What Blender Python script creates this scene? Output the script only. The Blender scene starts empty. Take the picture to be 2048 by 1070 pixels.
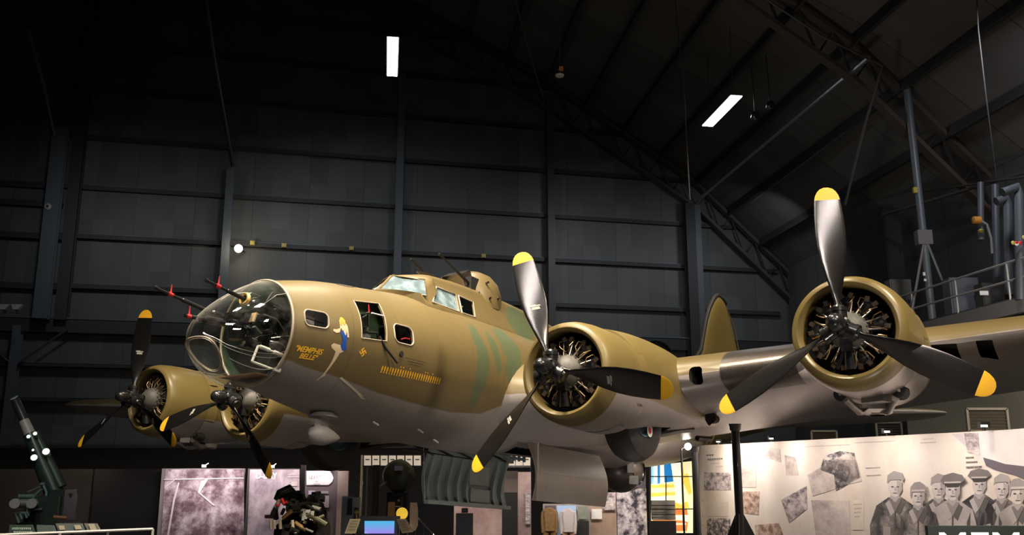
import bpy, bmesh, math, random
from mathutils import Vector, Matrix
PI = math.pi
random.seed(7)
S = bpy.context.scene
COL = S.collection

# ------------------------------------------------------------------ camera, world, exposure, large lights
CZ = 3.2
cam_d = bpy.data.cameras.new('camera'); cam_d.sensor_width = 36; cam_d.lens = 1814.77/2048*36
cam_d.clip_end = 200; cam_d.clip_start = .1
cam = bpy.data.objects.new('camera', cam_d); COL.objects.link(cam)
cam.location = (0, 0, CZ); cam.rotation_euler = (math.radians(102), 0, 0)
S.camera = cam
S.view_settings.view_transform = 'Standard'; S.view_settings.look = 'None'
S.view_settings.exposure = 0.0; S.view_settings.gamma = 1.0; S.view_settings.use_curve_mapping = False
wd = bpy.data.worlds.new('world'); S.world = wd; wd.use_nodes = True
wd.node_tree.nodes['Background'].inputs[0].default_value = (.5, .5, .55, 1)
wd.node_tree.nodes['Background'].inputs[1].default_value = .009

def aim(o, tgt):
    o.rotation_euler = (Vector(tgt)-o.location).to_track_quat('-Z', 'Y').to_euler()
def spot(loc, tgt, power, deg, col=(1, .86, .68), r=.15, blend=.6):
    l = bpy.data.lights.new('spotlight', 'SPOT'); l.energy = power; l.spot_size = math.radians(deg)
    l.color = col; l.shadow_soft_size = r; l.spot_blend = blend
    o = bpy.data.objects.new('spotlight', l); COL.objects.link(o); o.location = loc; aim(o, tgt)
def area(loc, tgt, power, sx, sy, col=(1, .9, .8), spread=180):
    l = bpy.data.lights.new('area_light', 'AREA'); l.shape = 'RECTANGLE'; l.size = sx; l.size_y = sy
    l.energy = power; l.color = col; l.spread = math.radians(spread)
    o = bpy.data.objects.new('area_light', l); COL.objects.link(o); o.location = loc; aim(o, tgt)
# unseen lights: roof floods over the visitors' side, then added fills and floor uplights
area((-.2, 10.0, 16.8), (0.0, 13.0, 4.5), 680, 1.2, 1.2, (1, .86, .66), 80)
area((-4.5, 9.5, 17.0), (-3.4, 14, 4.5), 640, 1.2, 1.2, (1, .86, .66), 60)
area((9, 5.0, 15.0), (5, 12, 5), 480, 1.4, 1.4, (1, .85, .66), 80)
area((-1.0, 20, 19), (0, 17, 5), 260, 1.6, 1.6, (1, .86, .68), 90)
area((4.6, -6, 13.6), (3.9, 11, 5.8), 210, 4.2, 1.6, (1, .93, .86), 80)  # added unseen front light, placed so the raised outer blade catches a sheen
area((-1.6, .5, 14.8), (0.2, 12, 5.4), 120, 3.6, 1.6, (1, .93, .86), 80)  # same for the inner propeller: unseen, added for its blade sheen
area((13.0, 22, 15.5), (15.5, 27, 6.0), 260, 1.0, 1.0, (.95, .95, 1.0), 140)  # added fill for the catwalk, no lamp seen here
area((12.4, 19, 7.0), (15, 23, 4.6), 300, 1.0, 1.0, (1, .92, .78), 150)  # unseen fill added for the beige wall under the catwalk
area((6.5, 25, 15.0), (7.0, 28.5, 7.0), 140, .8, .8, (1, .88, .66), 70)  # added over the tail to brighten the fin
spot((3.4, 6.2, .25), (8.5, 11.0, 5.2), 330, 95, (1, .93, .90), .2)  # unseen floor uplight, added in place of bounce under the outer wing
area((-10.5, 17, 7.5), (-10.6, 22, 2.5), 28, .8, .8, (.9, 1, .97), 90)  # added light on the artillery gun, source unseen
area((-13.5, 28, 3.6), (-14.5, 31, 1.6), 14, 1.5, .3, (1, .88, .76), 150)  # small added fill for the brown panels behind the gun
spot((-.5, 10.5, .25), (.2, 17.5, 2.8), 190, 50, (1, .93, .88), .15)  # unseen uplight added at floor level to brighten the bomb bay doors
spot((2.5, 15.0, .25), (1.8, 16, 4.0), 60, 100, (1, .86, .76), .15)  # another added floor uplight, unseen, aimed at the inner wing underside
area((9.0, 27, 11.5), (8.0, 30, 24), 26, 1.0, 1.0, (1, .93, .84), 160)  # added unseen uplight, lifts the dark roof liner
area((4.0, 16, 13.5), (6.0, 20, 26), 15, 1.0, 1.0, (1, .93, .84), 160)  # second added uplight, for the nearer part of the roof
# rows of flood lights washing the end wall
for wx, wy, pw in ((-17, 33, 75), (-9, 35.5, 105), (-1.5, 37, 60), (5, 39, 100), (12, 41, 85)):
    area((wx, wy, 15.2), (wx-.6, wy+7, 9.0), pw, 1.0, 1.0, (.93, .96, 1.0), 140)

# ------------------------------------------------------------------ materials
MATS = {}
def nt(name):
    m = bpy.data.materials.new(name); m.use_nodes = True
    t = m.node_tree; return m, t, t.nodes['Principled BSDF']
def N(t, typ, **kw):
    n = t.nodes.new(typ)
    for k, v in kw.items():
        if k.startswith('i_'):
            key = k[2:]; key = int(key) if key.isdigit() else key
            n.inputs[key].default_value = v
        else: setattr(n, k, v)
    return n
def mth(t, op, a, b=None, c=None, clamp=False):
    n = t.nodes.new('ShaderNodeMath'); n.operation = op; n.use_clamp = clamp
    for i, x in enumerate((a, b, c)):
        if x is None: continue
        if isinstance(x, (int, float)): n.inputs[i].default_value = x
        else: t.links.new(x, n.inputs[i])
    return n.outputs[0]
def mixc(t, fac, a, b):
    n = t.nodes.new('ShaderNodeMix'); n.data_type = 'RGBA'
    if isinstance(fac, (int, float)): n.inputs[0].default_value = fac
    else: t.links.new(fac, n.inputs[0])
    for i, x in ((6, a), (7, b)):
        if isinstance(x, tuple): n.inputs[i].default_value = (*x[:3], 1)
        else: t.links.new(x, n.inputs[i])
    return n.outputs[2]
def objxyz(t):
    tc = t.nodes.new('ShaderNodeTexCoord'); sp = t.nodes.new('ShaderNodeSeparateXYZ')
    t.links.new(tc.outputs['Object'], sp.inputs[0]); return tc.outputs['Object'], sp.outputs
def noise(t, vec, scale, detail=4, rough=.55):
    n = N(t, 'ShaderNodeTexNoise', i_Scale=scale, i_Detail=detail, i_Roughness=rough)
    if vec is not None: t.links.new(vec, n.inputs['Vector'])
    return n.outputs['Fac']
def mat(name, col, rough=.5, metal=0, var=.12, ns=6, bump=0, bs=60, emis=None, es=0, coat=0):
    if name in MATS: return MATS[name]
    m, t, b = nt(name)
    b.inputs['Roughness'].default_value = rough; b.inputs['Metallic'].default_value = metal
    b.inputs['Coat Weight'].default_value = coat
    vec, _ = objxyz(t)
    f = noise(t, vec, ns)
    lo = tuple(c*(1-var) for c in col); hi = tuple(min(1, c*(1+var)) for c in col)
    t.links.new(mixc(t, f, lo, hi), b.inputs['Base Color'])
    if bump:
        bn = N(t, 'ShaderNodeBump', i_Strength=bump, i_Distance=.02)
        t.links.new(noise(t, vec, bs), bn.inputs['Height']); t.links.new(bn.outputs[0], b.inputs['Normal'])
    if emis:
        b.inputs['Emission Color'].default_value = (*emis, 1); b.inputs['Emission Strength'].default_value = es
    MATS[name] = m; return m
OD = (.147, .108, .044); GRY = (.25, .225, .21); GRN = (.075, .105, .055)
def smooth(t, v, lo, hi):
    n = N(t, 'ShaderNodeMapRange', interpolation_type='SMOOTHSTEP'); n.inputs['From Min'].default_value = lo
    n.inputs['From Max'].default_value = hi; t.links.new(v, n.inputs['Value']); return n.outputs[0]
def camo(name, thr_pts=None, thr=None, blobs=(), front=None, gry=GRY, gmetal=0.0, base=OD, rough=.42):
    """painted skin: drab above a spray line, grey under it; thr_pts = [(x, z)] or thr = (z0, slope with |y|)"""
    if name in MATS: return MATS[name]
    m, t, b = nt(name); vec, o = objxyz(t); x, y, z = o
    n1 = noise(t, vec, 1.3, 5); n2 = noise(t, vec, 9, 5)
    od = mixc(t, n1, tuple(c*.86 for c in base), tuple(c*1.14 for c in base))
    od = mixc(t, mth(t, 'MULTIPLY', n2, .25), od, tuple(c*.7 for c in base))
    warp = mth(t, 'MULTIPLY', mth(t, 'SUBTRACT', noise(t, vec, 2.2, 3), .5), .35)
    for (cx, cy, cz, rx, ry, rz) in blobs:
        dx = mth(t, 'POWER', mth(t, 'DIVIDE', mth(t, 'SUBTRACT', mth(t, 'ADD', x, warp), cx), rx), 2)
        dy = mth(t, 'POWER', mth(t, 'DIVIDE', mth(t, 'SUBTRACT', y, cy), ry), 2)
        dz = mth(t, 'POWER', mth(t, 'DIVIDE', mth(t, 'SUBTRACT', z, cz), rz), 2)
        d = mth(t, 'ADD', mth(t, 'ADD', dx, dy), dz)
        od = mixc(t, mth(t, 'MULTIPLY', smooth(t, d, 1.25, .75), .85), od, GRN)
    if thr_pts:
        mr = N(t, 'ShaderNodeMapRange'); mr.inputs['From Max'].default_value = 24.0; t.links.new(x, mr.inputs['Value'])
        cr = N(t, 'ShaderNodeValToRGB'); t.links.new(mr.outputs[0], cr.inputs[0])
        e = cr.color_ramp.elements
        for i, (px, pz) in enumerate(thr_pts):
            el = e[i] if i < 2 else e.new(px/24.0)
            el.position = px/24.0; v = (pz+2)/4; el.color = (v, v, v, 1)
        th = mth(t, 'SUBTRACT', mth(t, 'MULTIPLY', cr.outputs[0], 4.0), 2.0)
    else:
        th = mth(t, 'ADD', mth(t, 'MULTIPLY', mth(t, 'ABSOLUTE', y), thr[1]), thr[0])
    th = mth(t, 'ADD', th, mth(t, 'MULTIPLY', warp, .10))
    fac = smooth(t, mth(t, 'SUBTRACT', z, th), -.012, .014)
    if front is not None: fac = mth(t, 'MAXIMUM', fac, smooth(t, x, front+.01, front))
    gv = mixc(t, n1, tuple(c*.88 for c in gry), tuple(c*1.1 for c in gry))
    c = mixc(t, fac, gv, od)
    # rivet and panel seams as thin darker paint along frames
    seam = mth(t, 'LESS_THAN', mth(t, 'ABSOLUTE', mth(t, 'SUBTRACT', mth(t, 'FRACT', mth(t, 'DIVIDE', x, .83)), .5)), .006)
    c = mixc(t, mth(t, 'MULTIPLY', seam, .35), c, (.03, .025, .02))
    t.links.new(c, b.inputs['Base Color'])
    t.links.new(mth(t, 'ADD', mth(t, 'MULTIPLY', n2, .15), rough-.07), b.inputs['Roughness'])
    if gmetal: t.links.new(mth(t, 'MULTIPLY', mth(t, 'SUBTRACT', 1.0, fac), gmetal), b.inputs['Metallic'])
    bn = N(t, 'ShaderNodeBump', i_Strength=.12, i_Distance=.01)
    t.links.new(noise(t, vec, 3.5, 2), bn.inputs['Height']); t.links.new(bn.outputs[0], b.inputs['Normal'])
    MATS[name] = m; return m
def glass(name, tint=(.9, .95, .95), base=.05, rough=.02, edge=.75, dust_sheen=.15, sheen_col=(.62, .60, .56), sheen_base=.0):
    if name in MATS: return MATS[name]
    m = bpy.data.materials.new(name); m.use_nodes = True; t = m.node_tree; t.nodes.clear()
    out = t.nodes.new('ShaderNodeOutputMaterial'); mx = t.nodes.new('ShaderNodeMixShader')
    tr = N(t, 'ShaderNodeBsdfTransparent'); tr.inputs[0].default_value = (*tint, 1)
    gl = N(t, 'ShaderNodeBsdfGlossy', i_Roughness=rough)
    lw = N(t, 'ShaderNodeLayerWeight', i_Blend=.25)
    f = mth(t, 'ADD', mth(t, 'MULTIPLY', mth(t, 'POWER', lw.outputs['Facing'], 2.2), edge), base, clamp=True)
    t.links.new(f, mx.inputs[0]); t.links.new(tr.outputs[0], mx.inputs[1]); t.links.new(gl.outputs[0], mx.inputs[2])
    df = N(t, 'ShaderNodeBsdfDiffuse'); df.inputs[0].default_value = (*sheen_col, 1); m2 = t.nodes.new('ShaderNodeMixShader')
    vec, _ = objxyz(t); dn = smooth(t, noise(t, vec, 5, 5), .42, .75)
    df_f = mth(t, 'MULTIPLY', mth(t, 'ADD', mth(t, 'MULTIPLY', mth(t, 'POWER', lw.outputs['Facing'], 3.0), .9), mth(t, 'ADD', mth(t, 'MULTIPLY', dn, .05+sheen_base*1.5), sheen_base)), dust_sheen, clamp=True)  # diffuse layer: patchy dust plus painted bright rims and reflections
    t.links.new(df_f, m2.inputs[0]); t.links.new(mx.outputs[0], m2.inputs[1]); t.links.new(df.outputs[0], m2.inputs[2])
    t.links.new(m2.outputs[0], out.inputs[0]); MATS[name] = m; return m
black = mat('black_metal', (.012, .012, .013), .28, .0, .3, coat=.3)
gunmetal = mat('gun_metal', (.03, .03, .032), .38, .6)
propblk = mat('propeller_black', (.085, .08, .08), .24, .92, .2)
yellow = mat('yellow_tip_paint', (.80, .42, .02), .45, 0, .05)
steel = mat('steel', (.45, .43, .40), .3, .9)
castg = mat('cast_grey', (.10, .095, .085), .6, .2, .5, 25)
brass = mat('brass', (.48, .30, .13), .35, .9)
rubber = mat('rubber', (.025, .023, .022), .6, 0, .2, 14, .15)
zinc = mat('interior_green', (.022, .042, .024), .55, 0, .35, 5)
redp = mat('red_paint', (.55, .02, .02), .5)
whitep = mat('white_paint', (.75, .74, .70), .5)
darkin = mat('dark_interior', (.012, .012, .011), .7)
framep = mat('window_seal', (.42, .36, .28), .5, .2)

# ------------------------------------------------------------------ mesh helpers
class MB:
    def __init__(s): s.v = []; s.f = []; s.m = []
    def add(s, vs, fs, mi=0):
        k = len(s.v); s.v += [tuple(p) for p in vs]; s.f += [tuple(i+k for i in f) for f in fs]; s.m += [mi]*len(fs)
    def box(s, c, d, rot=None, mi=0):
        vs = []
        for i in (-1, 1):
            for j in (-1, 1):
                for k in (-1, 1):
                    p = Vector((i*d[0]/2, j*d[1]/2, k*d[2]/2))
                    if rot is not None: p = rot @ p
                    vs.append(p+Vector(c))
        s.add(vs, [(0, 1, 3, 2), (4, 6, 7, 5), (0, 4, 5, 1), (2, 3, 7, 6), (0, 2, 6, 4), (1, 5, 7, 3)], mi)
    def tube(s, pts, r, n=10, mi=0, cap=True):
        pts = [Vector(p) for p in pts]; rs = r if isinstance(r, (list, tuple)) else [r]*len(pts)
        rings = []; up = None
        for i, p in enumerate(pts):
            d = (pts[min(i+1, len(pts)-1)]-pts[max(i-1, 0)]).normalized()
            if up is None: up = Vector((0, 0, 1)) if abs(d.z) < .9 else Vector((1, 0, 0))
            a = d.cross(up).normalized(); b = a.cross(d).normalized(); up = b
            rings.append([p+rs[i]*(math.cos(t)*a+math.sin(t)*b) for t in [2*PI*k/n for k in range(n)]])
        s.loft(rings, mi=mi, cap=cap)
    def loft(s, rings, closed=True, cap=True, mi=0):
        n = len(rings[0]); vs = [p for r in rings for p in r]; fs = []
        for i in range(len(rings)-1):
            for j in range(n if closed else n-1):
                a = i*n+j; b = i*n+(j+1) % n
                fs.append((a, b, b+n, a+n))
        if cap:
            fs.append(tuple(range(n))[::-1]); fs.append(tuple(range((len(rings)-1)*n, len(rings)*n)))
        s.add(vs, fs, mi)
    def lathe(s, prof, n=32, axis='x', c=(0, 0, 0), mi=0, cap=False):
        """prof: (along axis, radius)"""
        rings = []
        for (h, r) in prof:
            ring = []
            for k in range(n):
                t = 2*PI*k/n; a = r*math.cos(t); b = r*math.sin(t)
                p = {'x': (h, a, b), 'y': (b, h, a), 'z': (a, b, h)}[axis]
                ring.append((p[0]+c[0], p[1]+c[1], p[2]+c[2]))
            rings.append(ring)
        s.loft(rings, mi=mi, cap=cap)
    def prism(s, poly, f0, f1, mi=0):
        """poly 2d list; f0, f1 map (a,b)->3d"""
        n = len(poly); vs = [f0(*p) for p in poly]+[f1(*p) for p in poly]
        fs = [tuple(range(n))[::-1], tuple(range(n, 2*n))]+[(i, (i+1) % n, (i+1) % n+n, i+n) for i in range(n)]
        s.add(vs, fs, mi)
    def mesh(s, name, mats, smooth=35):
        me = bpy.data.meshes.new(name); me.from_pydata(s.v, [], s.f); me.update()
        for m in (mats if isinstance(mats, (list, tuple)) else [mats]): me.materials.append(m)
        me.polygons.foreach_set('material_index', s.m)
        bm = bmesh.new(); bm.from_mesh(me); bmesh.ops.recalc_face_normals(bm, faces=bm.faces); bm.to_mesh(me); bm.free()
        if smooth:
            me.shade_smooth(); me.set_sharp_from_angle(angle=math.radians(smooth))
        return me
    def build(s, name, mats, parent=None, smooth=35):
        return put(name, s.mesh(name, mats, smooth), parent)
def put(name, data, parent=None, mw=None):
    o = bpy.data.objects.new(name, data); COL.objects.link(o)
    if parent is not None: o.parent = parent
    if mw is not None: o.matrix_local = mw
    return o
def tag(o, label=None, cat=None, group=None, kind=None):
    if label: o['label'] = label
    if cat: o['category'] = cat
    if group: o['group'] = group
    if kind: o['kind'] = kind
    return o
def empty(name, loc=(0, 0, 0), rz=0, parent=None):
    o = put(name, None, parent); o.location = loc; o.rotation_euler = (0, 0, rz); o.empty_display_size = .2; return o
def copy_tree(o, parent=None):
    c = o.copy(); COL.objects.link(c)
    if parent is not None: c.parent = parent
    for ch in list(o.children): copy_tree(ch, c)
    return c
def bake_diff(o, cutters):
    for c in cutters:
        md = o.modifiers.new('cut', 'BOOLEAN'); md.operation = 'DIFFERENCE'; md.solver = 'EXACT'; md.object = c
    bpy.context.view_layer.update(); dg = bpy.context.evaluated_depsgraph_get()
    me = bpy.data.meshes.new_from_object(o.evaluated_get(dg)); old = o.data
    o.modifiers.clear(); o.data = me; me.shade_smooth(); me.set_sharp_from_angle(angle=math.radians(32))
    for c in cutters:
        d = c.data; bpy.data.objects.remove(c)
def rrect(cx, cy, w, h, r, n=5, skew=0):
    out = []
    for (sx, sy, a0) in ((1, 1, 0), (-1, 1, 90), (-1, -1, 180), (1, -1, 270)):
        for k in range(n+1):
            a = math.radians(a0+90*k/n); px = cx+sx*(w/2-r)+r*math.cos(a); py = cy+sy*(h/2-r)+r*math.sin(a)
            out.append((px+skew*(py-cy), py))
    return out
def interp(x, tab):
    if x <= tab[0][0]: return tab[0][1]
    for (a, va), (b, vb) in zip(tab, tab[1:]):
        if x <= b: return va+(vb-va)*(x-a)/(b-a)
    return tab[-1][1]
def herm(x, xs, ys):
    n = len(xs); i = 0
    while i < n-2 and x > xs[i+1]: i += 1
    def m(k):
        if k == 0: return (ys[1]-ys[0])/(xs[1]-xs[0])
        if k == n-1: return (ys[-1]-ys[-2])/(xs[-1]-xs[-2])
        return (ys[k+1]-ys[k-1])/(xs[k+1]-xs[k-1])
    h = xs[i+1]-xs[i]; t = (x-xs[i])/h
    return (2*t**3-3*t**2+1)*ys[i]+(t**3-2*t**2+t)*h*m(i)+(-2*t**3+3*t**2)*ys[i+1]+(t**3-t**2)*h*m(i+1)

# ------------------------------------------------------------------ placing things in the hall
FPX = 1814.77; c12, s12 = math.cos(math.radians(12)), math.sin(math.radians(12))
def ray(u, v):
    x = (u-1024)/FPX; y = (535-v)/FPX
    return Vector((x, c12-y*s12, s12+y*c12))
def at(u, v, Y):
    r = ray(u, v); return Vector((0, 0, CZ))+r*(Y/r.y)
A3 = Matrix(((0.53820656, -0.84254678, 0.02118064), (0.83886948, 0.53794736, 0.08313023), (-0.08143517, -0.02697345, 0.99631358)))
AT = Vector((-4.00294983, 10.75110782, 4.58728642))
AIR = Matrix.Translation(AT) @ A3.to_4x4()
def air(x, y, z): return AT + A3 @ Vector((x, y, z))

# ================================================================== THE BOMBER (built in its own axes: x aft, y starboard, z up)
bomber = put('bomber_aircraft', None); bomber.matrix_world = AIR; bomber.empty_display_size = 1
tag(bomber, 'large olive drab and grey four-engined bomber with clear nose, raised above the exhibits', 'aircraft')
XS = [1.2, 2, 3, 4, 5, 6.5, 8.5, 11, 13.2, 14.8, 16.5, 19, 21, 22.4]
WW = [.67, .90, 1.04, 1.11, 1.145, 1.15, 1.15, 1.12, 1.0, .88, .74, .47, .3, .18]
ZT = [1.05, 1.24, 1.37, 1.49, 1.53, 1.53, 1.52, 1.47, 1.5, 1.54, 1.6, 1.7, 1.72, 1.65]
ZB = [-.35, -.50, -.655, -.75, -.78, -.77, -.74, -.65, -.47, -.24, .12, .7, 1.1, 1.35]
def sec(x):
    w = herm(x, XS, WW); a = herm(x, XS, ZT); b = herm(x, XS, ZB); return w, (a+b)/2, (a-b)/2
def fpt(x, t, off=0):
    w, c, h = sec(x); return (x, (w+off)*math.sin(t), c+(h+off)*math.cos(t))
def side(x, z, off=.004):
    """point on the port skin at station x and height z"""
    w, c, h = sec(x); q = max(0, 1-((z-c)/h)**2)
    return Vector((x, -(w*math.sqrt(q)+off), z-.0))
FTH = [(1.32, -.058), (1.6, -.119), (2.07, -.175), (2.82, -.273), (3.65, -.332), (4.34, -.343), (5.05, -.288), (5.5, -.10), (6.0, .05), (8, .1), (11, .05), (16, .3), (22, 1.2)]
blobs = [(4.76, -1.0, .42, .17, .5, .72), (5.22, -1.05, .72, .12, .35, .38), (5.75, -.95, .88, .30, .5, .42), (5.62, -1.1, .45, .22, .4, .22), (6.75, -.55, 1.55, .42, .5, .36), (9.0, -.8, 1.3, .5, .8, .5)]
M_FUS = camo('fuselage_paint', thr_pts=FTH, blobs=blobs)

N_ = 96
def fus_shell():
    m = MB(); xo = [1.2+i*(21.2/90) for i in range(91)]
    xo = [1.2+i*.1 for i in range(60)]+[7.2+i*.4 for i in range(39)]
    outer = [[fpt(x, 2*PI*k/N_) for k in range(N_)] for x in xo]
    xi = [x for x in xo if x < 12.5]
    inner = [[fpt(x, 2*PI*k/N_, -.03) for k in range(N_)] for x in xi]
    # one closed skin: outside aft to front, then back in along the inside
    rings = outer[::-1]+inner
    nO = len(outer)
    m.loft(rings, cap=True)
    n = N_
    for i in range(len(m.f)-2):
        if i//n >= nO: m.m[i] = 1
    m.m[-1] = 1
    return m
fus = fus_shell().build('fuselage', [M_FUS, zinc, M_FUS], bomber)
def cut_side(poly, y0=-1.6, y1=-.3):
    m = MB(); m.prism(poly, lambda a, b: (a, y0, b), lambda a, b: (a, y1, b)); o = m.build('cutter', [M_FUS], bomber, 0); return o
P_nose = rrect(1.525, .515, .33, .22, .07)
P_gun = [(2.20, .375), (2.20, .60), (2.195, .915), (2.68, .985), (2.66, .70), (2.64, .41)]
P_sml = rrect(2.985, .57, .37, .275, .085)
cuts = [cut_side(P_nose), cut_side(P_gun), cut_side(P_sml)]
# open the top under the flight deck glazing
m = MB(); m.box((4.45, 0, 1.45), (1.5, 1.0, .9)); cuts.append(m.build('cutter', [M_FUS], bomber, 0))
m = MB(); m.box((8.0, 0, -.6), (2.6, 1.1, .9)); cuts.append(m.build('cutter', [M_FUS], bomber, 0))   # bomb bay opening
bake_diff(fus, cuts)

# --- nose glazing
NT = [(1.2, 1.05, -.36, .67), (1.02, .96, -.41, .655), (.83, .84, -.40, .61), (.62, .68, -.32, .52), (.46, .53, -.20, .41), (.36, .42, -.06, .30), (.30, .34, .04, .18), (.275, .28, .14, .08), (.27, .22, .21, .005)]
PN = Vector((-.7071, 0, -.7071)); PC = Vector((.455, 0, -.075)); PD = PN.dot(PC)
NRINGS = 33
def flatten(p):
    p = Vector(p); d = PN.dot(p)-PD
    if d > 0: p -= PN*d*.97
    return p
rings = []
for i in range(NRINGS):
    q = i*8/(NRINGS-1); ix = list(range(9))
    x, zt_, zb_, w = (herm(q, ix, [r[k] for r in NT]) for k in range(4))
    rings.append([flatten((x, w*math.sin(2*PI*k/72), (zt_+zb_)/2+(zt_-zb_)/2*math.cos(2*PI*k/72))) for k in range(72)])
m = MB(); m.loft(rings, cap=False)
tipc = sum(rings[-1], Vector())/72; k0 = len(m.v); m.add([tipc], []);
for k in range(72): m.f.append(((NRINGS-1)*72+k, (NRINGS-1)*72+(k+1) % 72, k0)); m.m.append(0)
glz = m.build('nose_glazing', glass('nose_perspex', (.84, .87, .86), .09, .03, .55, dust_sheen=.7), bomber, 60)  # bright glazing edges are painted by the diffuse layer
tag(glz, 'clear blown nose glazing with a flat sighting pane')
# ring frame round the glazing, pane frame, thin ribs
m = MB(); m.tube([fpt(1.2, 2*PI*k/72, .004) for k in range(73)], .016, 8, cap=False); m.build('glazing_ring', framep, glz)
def plane_pt(a, b):      # local frame of the flat pane
    up = Vector((0, 0, 1)); u = Vector((0, 1, 0)); v = (up-PN*PN.dot(up)).normalized()
    c0 = PC
    return c0+u*a+v*b+PN*.008
def pane(s):
    out = []
    for k in range(40):
        a = 2*PI*k/40; w = (.25+.075*math.sin(a))*s; out.append(plane_pt(w*math.copysign(abs(math.cos(a))**.8, math.cos(a)), (.262)*s*math.copysign(abs(math.sin(a))**.85, math.sin(a))))
    return out
for s, r in ((1.0, .011), (.90, .006)):
    p = pane(s); m = MB(); m.tube(p+[p[0]], r, 8, cap=False); m.build('pane_frame', framep, glz)
def rib(t, i0=0, i1=20, r=.005):
    m = MB(); m.tube([rings[i][t % 72] for i in range(i0, i1)], r, 6); m.build('glazing_rib', steel, glz)
rib(36-9, 0, 15, .006); rib(36+9, 0, 15, .006); rib(48, 0, 27, .003); rib(49, 0, 27, .003); rib(0, 0, 14, .005)

# --- things seen inside the nose
def in_nose(name, m, mt, lab=None):
    o = m.build(name, mt, bomber); 
    if lab: tag(o, lab)
    return o
m = MB()   # bomb sight: stacked dark housings
m.lathe([(0, .02), (.02, .10), (.16, .12), (.20, .08), (.30, .07), (.34, .02)], 20, 'z', (.86, -.05, .16))
m.lathe([(0, .02), (.02, .085), (.20, .085), (.24, .03)], 20, 'y', (.84, -.28, .44)); m.box((.85, .02, .45), (.22, .16, .14))
m.lathe([(0, .02), (.01, .05), (.16, .06), (.18, .02)], 16, 'x', (.66, -.12, .36))
in_nose('bomb_sight', m, black)
m = MB(); m.box((.80, -.38, .42), (.02, .09, .13), Matrix.Rotation(.3, 3, 'Y')); in_nose('sight_placard', m, mat('placard_tan', (.55, .38, .22), .6), 'small tan placard')
m = MB()   # chair
fr = [(.89, -.42, .07), (1.30, -.46, .01), (1.24, -.46, -.20), (.82, -.42, -.14)]
for a, b in ((0, 1), (1, 2), (2, 3), (3, 0)):
    for dy in (0,): m.tube([Vector(fr[a])+Vector((0, dy, 0)), Vector(fr[b])+Vector((0, dy, 0))], .017, 8, 0)
m.tube([(1.10, -.45, .04), (1.04, -.45, -.17)], .006, 6, 1); m.box((1.08, -.22, -.06), (.33, .36, .17), mi=1)
m.tube([(.92, -.42, .068), (1.06, -.44, .046)], .027, 10, 0); m.tube([(1.13, -.445, .036), (1.27, -.455, .015)], .027, 10, 0)
in_nose('bombardier_chair', m, [mat('chair_padding', (.62, .60, .54), .6), darkin], 'white padded chair frame')
m = MB(); m.box((1.42, 0, -.25), (.9, .70, .02)); in_nose('nose_floor', m, mat('plywood', (.25, .13, .05), .6, 0, .35, 4), 'varnished plywood floor')
m = MB()   # instrument boxes, racks and cables behind the glazing
for k in range(26):
    c = (random.uniform(1.0, 1.75), random.uniform(-.45, .4), random.uniform(.15, .85))
    m.box(c, (random.uniform(.04, .16), random.uniform(.04, .14), random.uniform(.03, .12)), Matrix.Rotation(random.uniform(-.6, .6), 3, 'Y'), random.choice((0, 0, 1, 2)))
for k in range(26):
    p = Vector((random.uniform(.9, 1.2), random.uniform(-.45, .35), random.uniform(.1, .85)))
    q = p+Vector((random.uniform(.1, .4), random.uniform(-.15, .15), random.uniform(-.25, .2)))
    m.tube([p, (p+q)/2+Vector((0, -.03, .05)), q], random.uniform(.005, .013), 6, random.choice((0, 1, 2)))
in_nose('nose_equipment', m, [black, castg, steel], 'dark instruments, racks and cables')
m = MB(); m.lathe([(1.9, .01), (1.9, .75)], 40, 'x', (0, 0, .38)); in_nose('nose_bulkhead', m, darkin)

for q_, e_ in (((1.55, .15, .80), 5), ((2.7, .3, .9), 3), ((4.5, 0, 1.75), 2)):  # added point lights, no lamps seen: brighten the interior behind the windows
    l = bpy.data.lights.new('cabin_fill', 'POINT'); l.energy = e_; l.color = (1, .93, .85); l.shadow_soft_size = .05; o = bpy.data.objects.new('cabin_fill', l); COL.objects.link(o); o.location = air(*q_)
# --- machine guns
def gun(p, d, L, name='machine_gun', parent=bomber, ball=True, red=True):
    """p = ball mount on the skin, d = unit direction of the barrel"""
    p = Vector(p); d = Vector(d).normalized()
    m = MB(); m.tube([p-d*.1, p+d*L*.45, p+d*L*.46, p+d*L*.93, p+d*L*.935, p+d*L], [.026, .026, .019, .016, .023, .023], 12)
    o = m.build(name, gunmetal, parent)
    if red:
        s = p+d*L*.68; m = MB(); m.tube([s-d*.03, s+d*.03], .027, 10); m.tube([s, s+Vector((0, 0, .13))], [.013, .004], 6); m.build('safety_flag', redp, o)
    m = MB(); m.tube([p-d*.75, p-d*.74, p-d*.12, p-d*.1], [.03, .05, .05, .03], 10); m.build('receiver', black, o)
    if ball:
        m = MB(); m.lathe([(-.02, .05), (-.03, .075), (0, .095), (.03, .075), (.02, .05)], 20, 'z'); me = m.mesh('ball_mount', mat('mount_yellow', (.60, .40, .10), .45))
        b = put('ball_mount', me, o); b.rotation_mode = 'QUATERNION'; b.rotation_quaternion = d.to_track_quat('Z', 'Y'); b.location = p
    return o
gun((.70, -.31, .64), (-.62, 0, .095), .64)
tag(gun((.62, .33, .56), (-.62, 0, .09), .80, ball=False), 'barrel beyond the glazing')
gun((.36, .14, .38), (-.95, .02, -.05), .17, ball=False)

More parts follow.
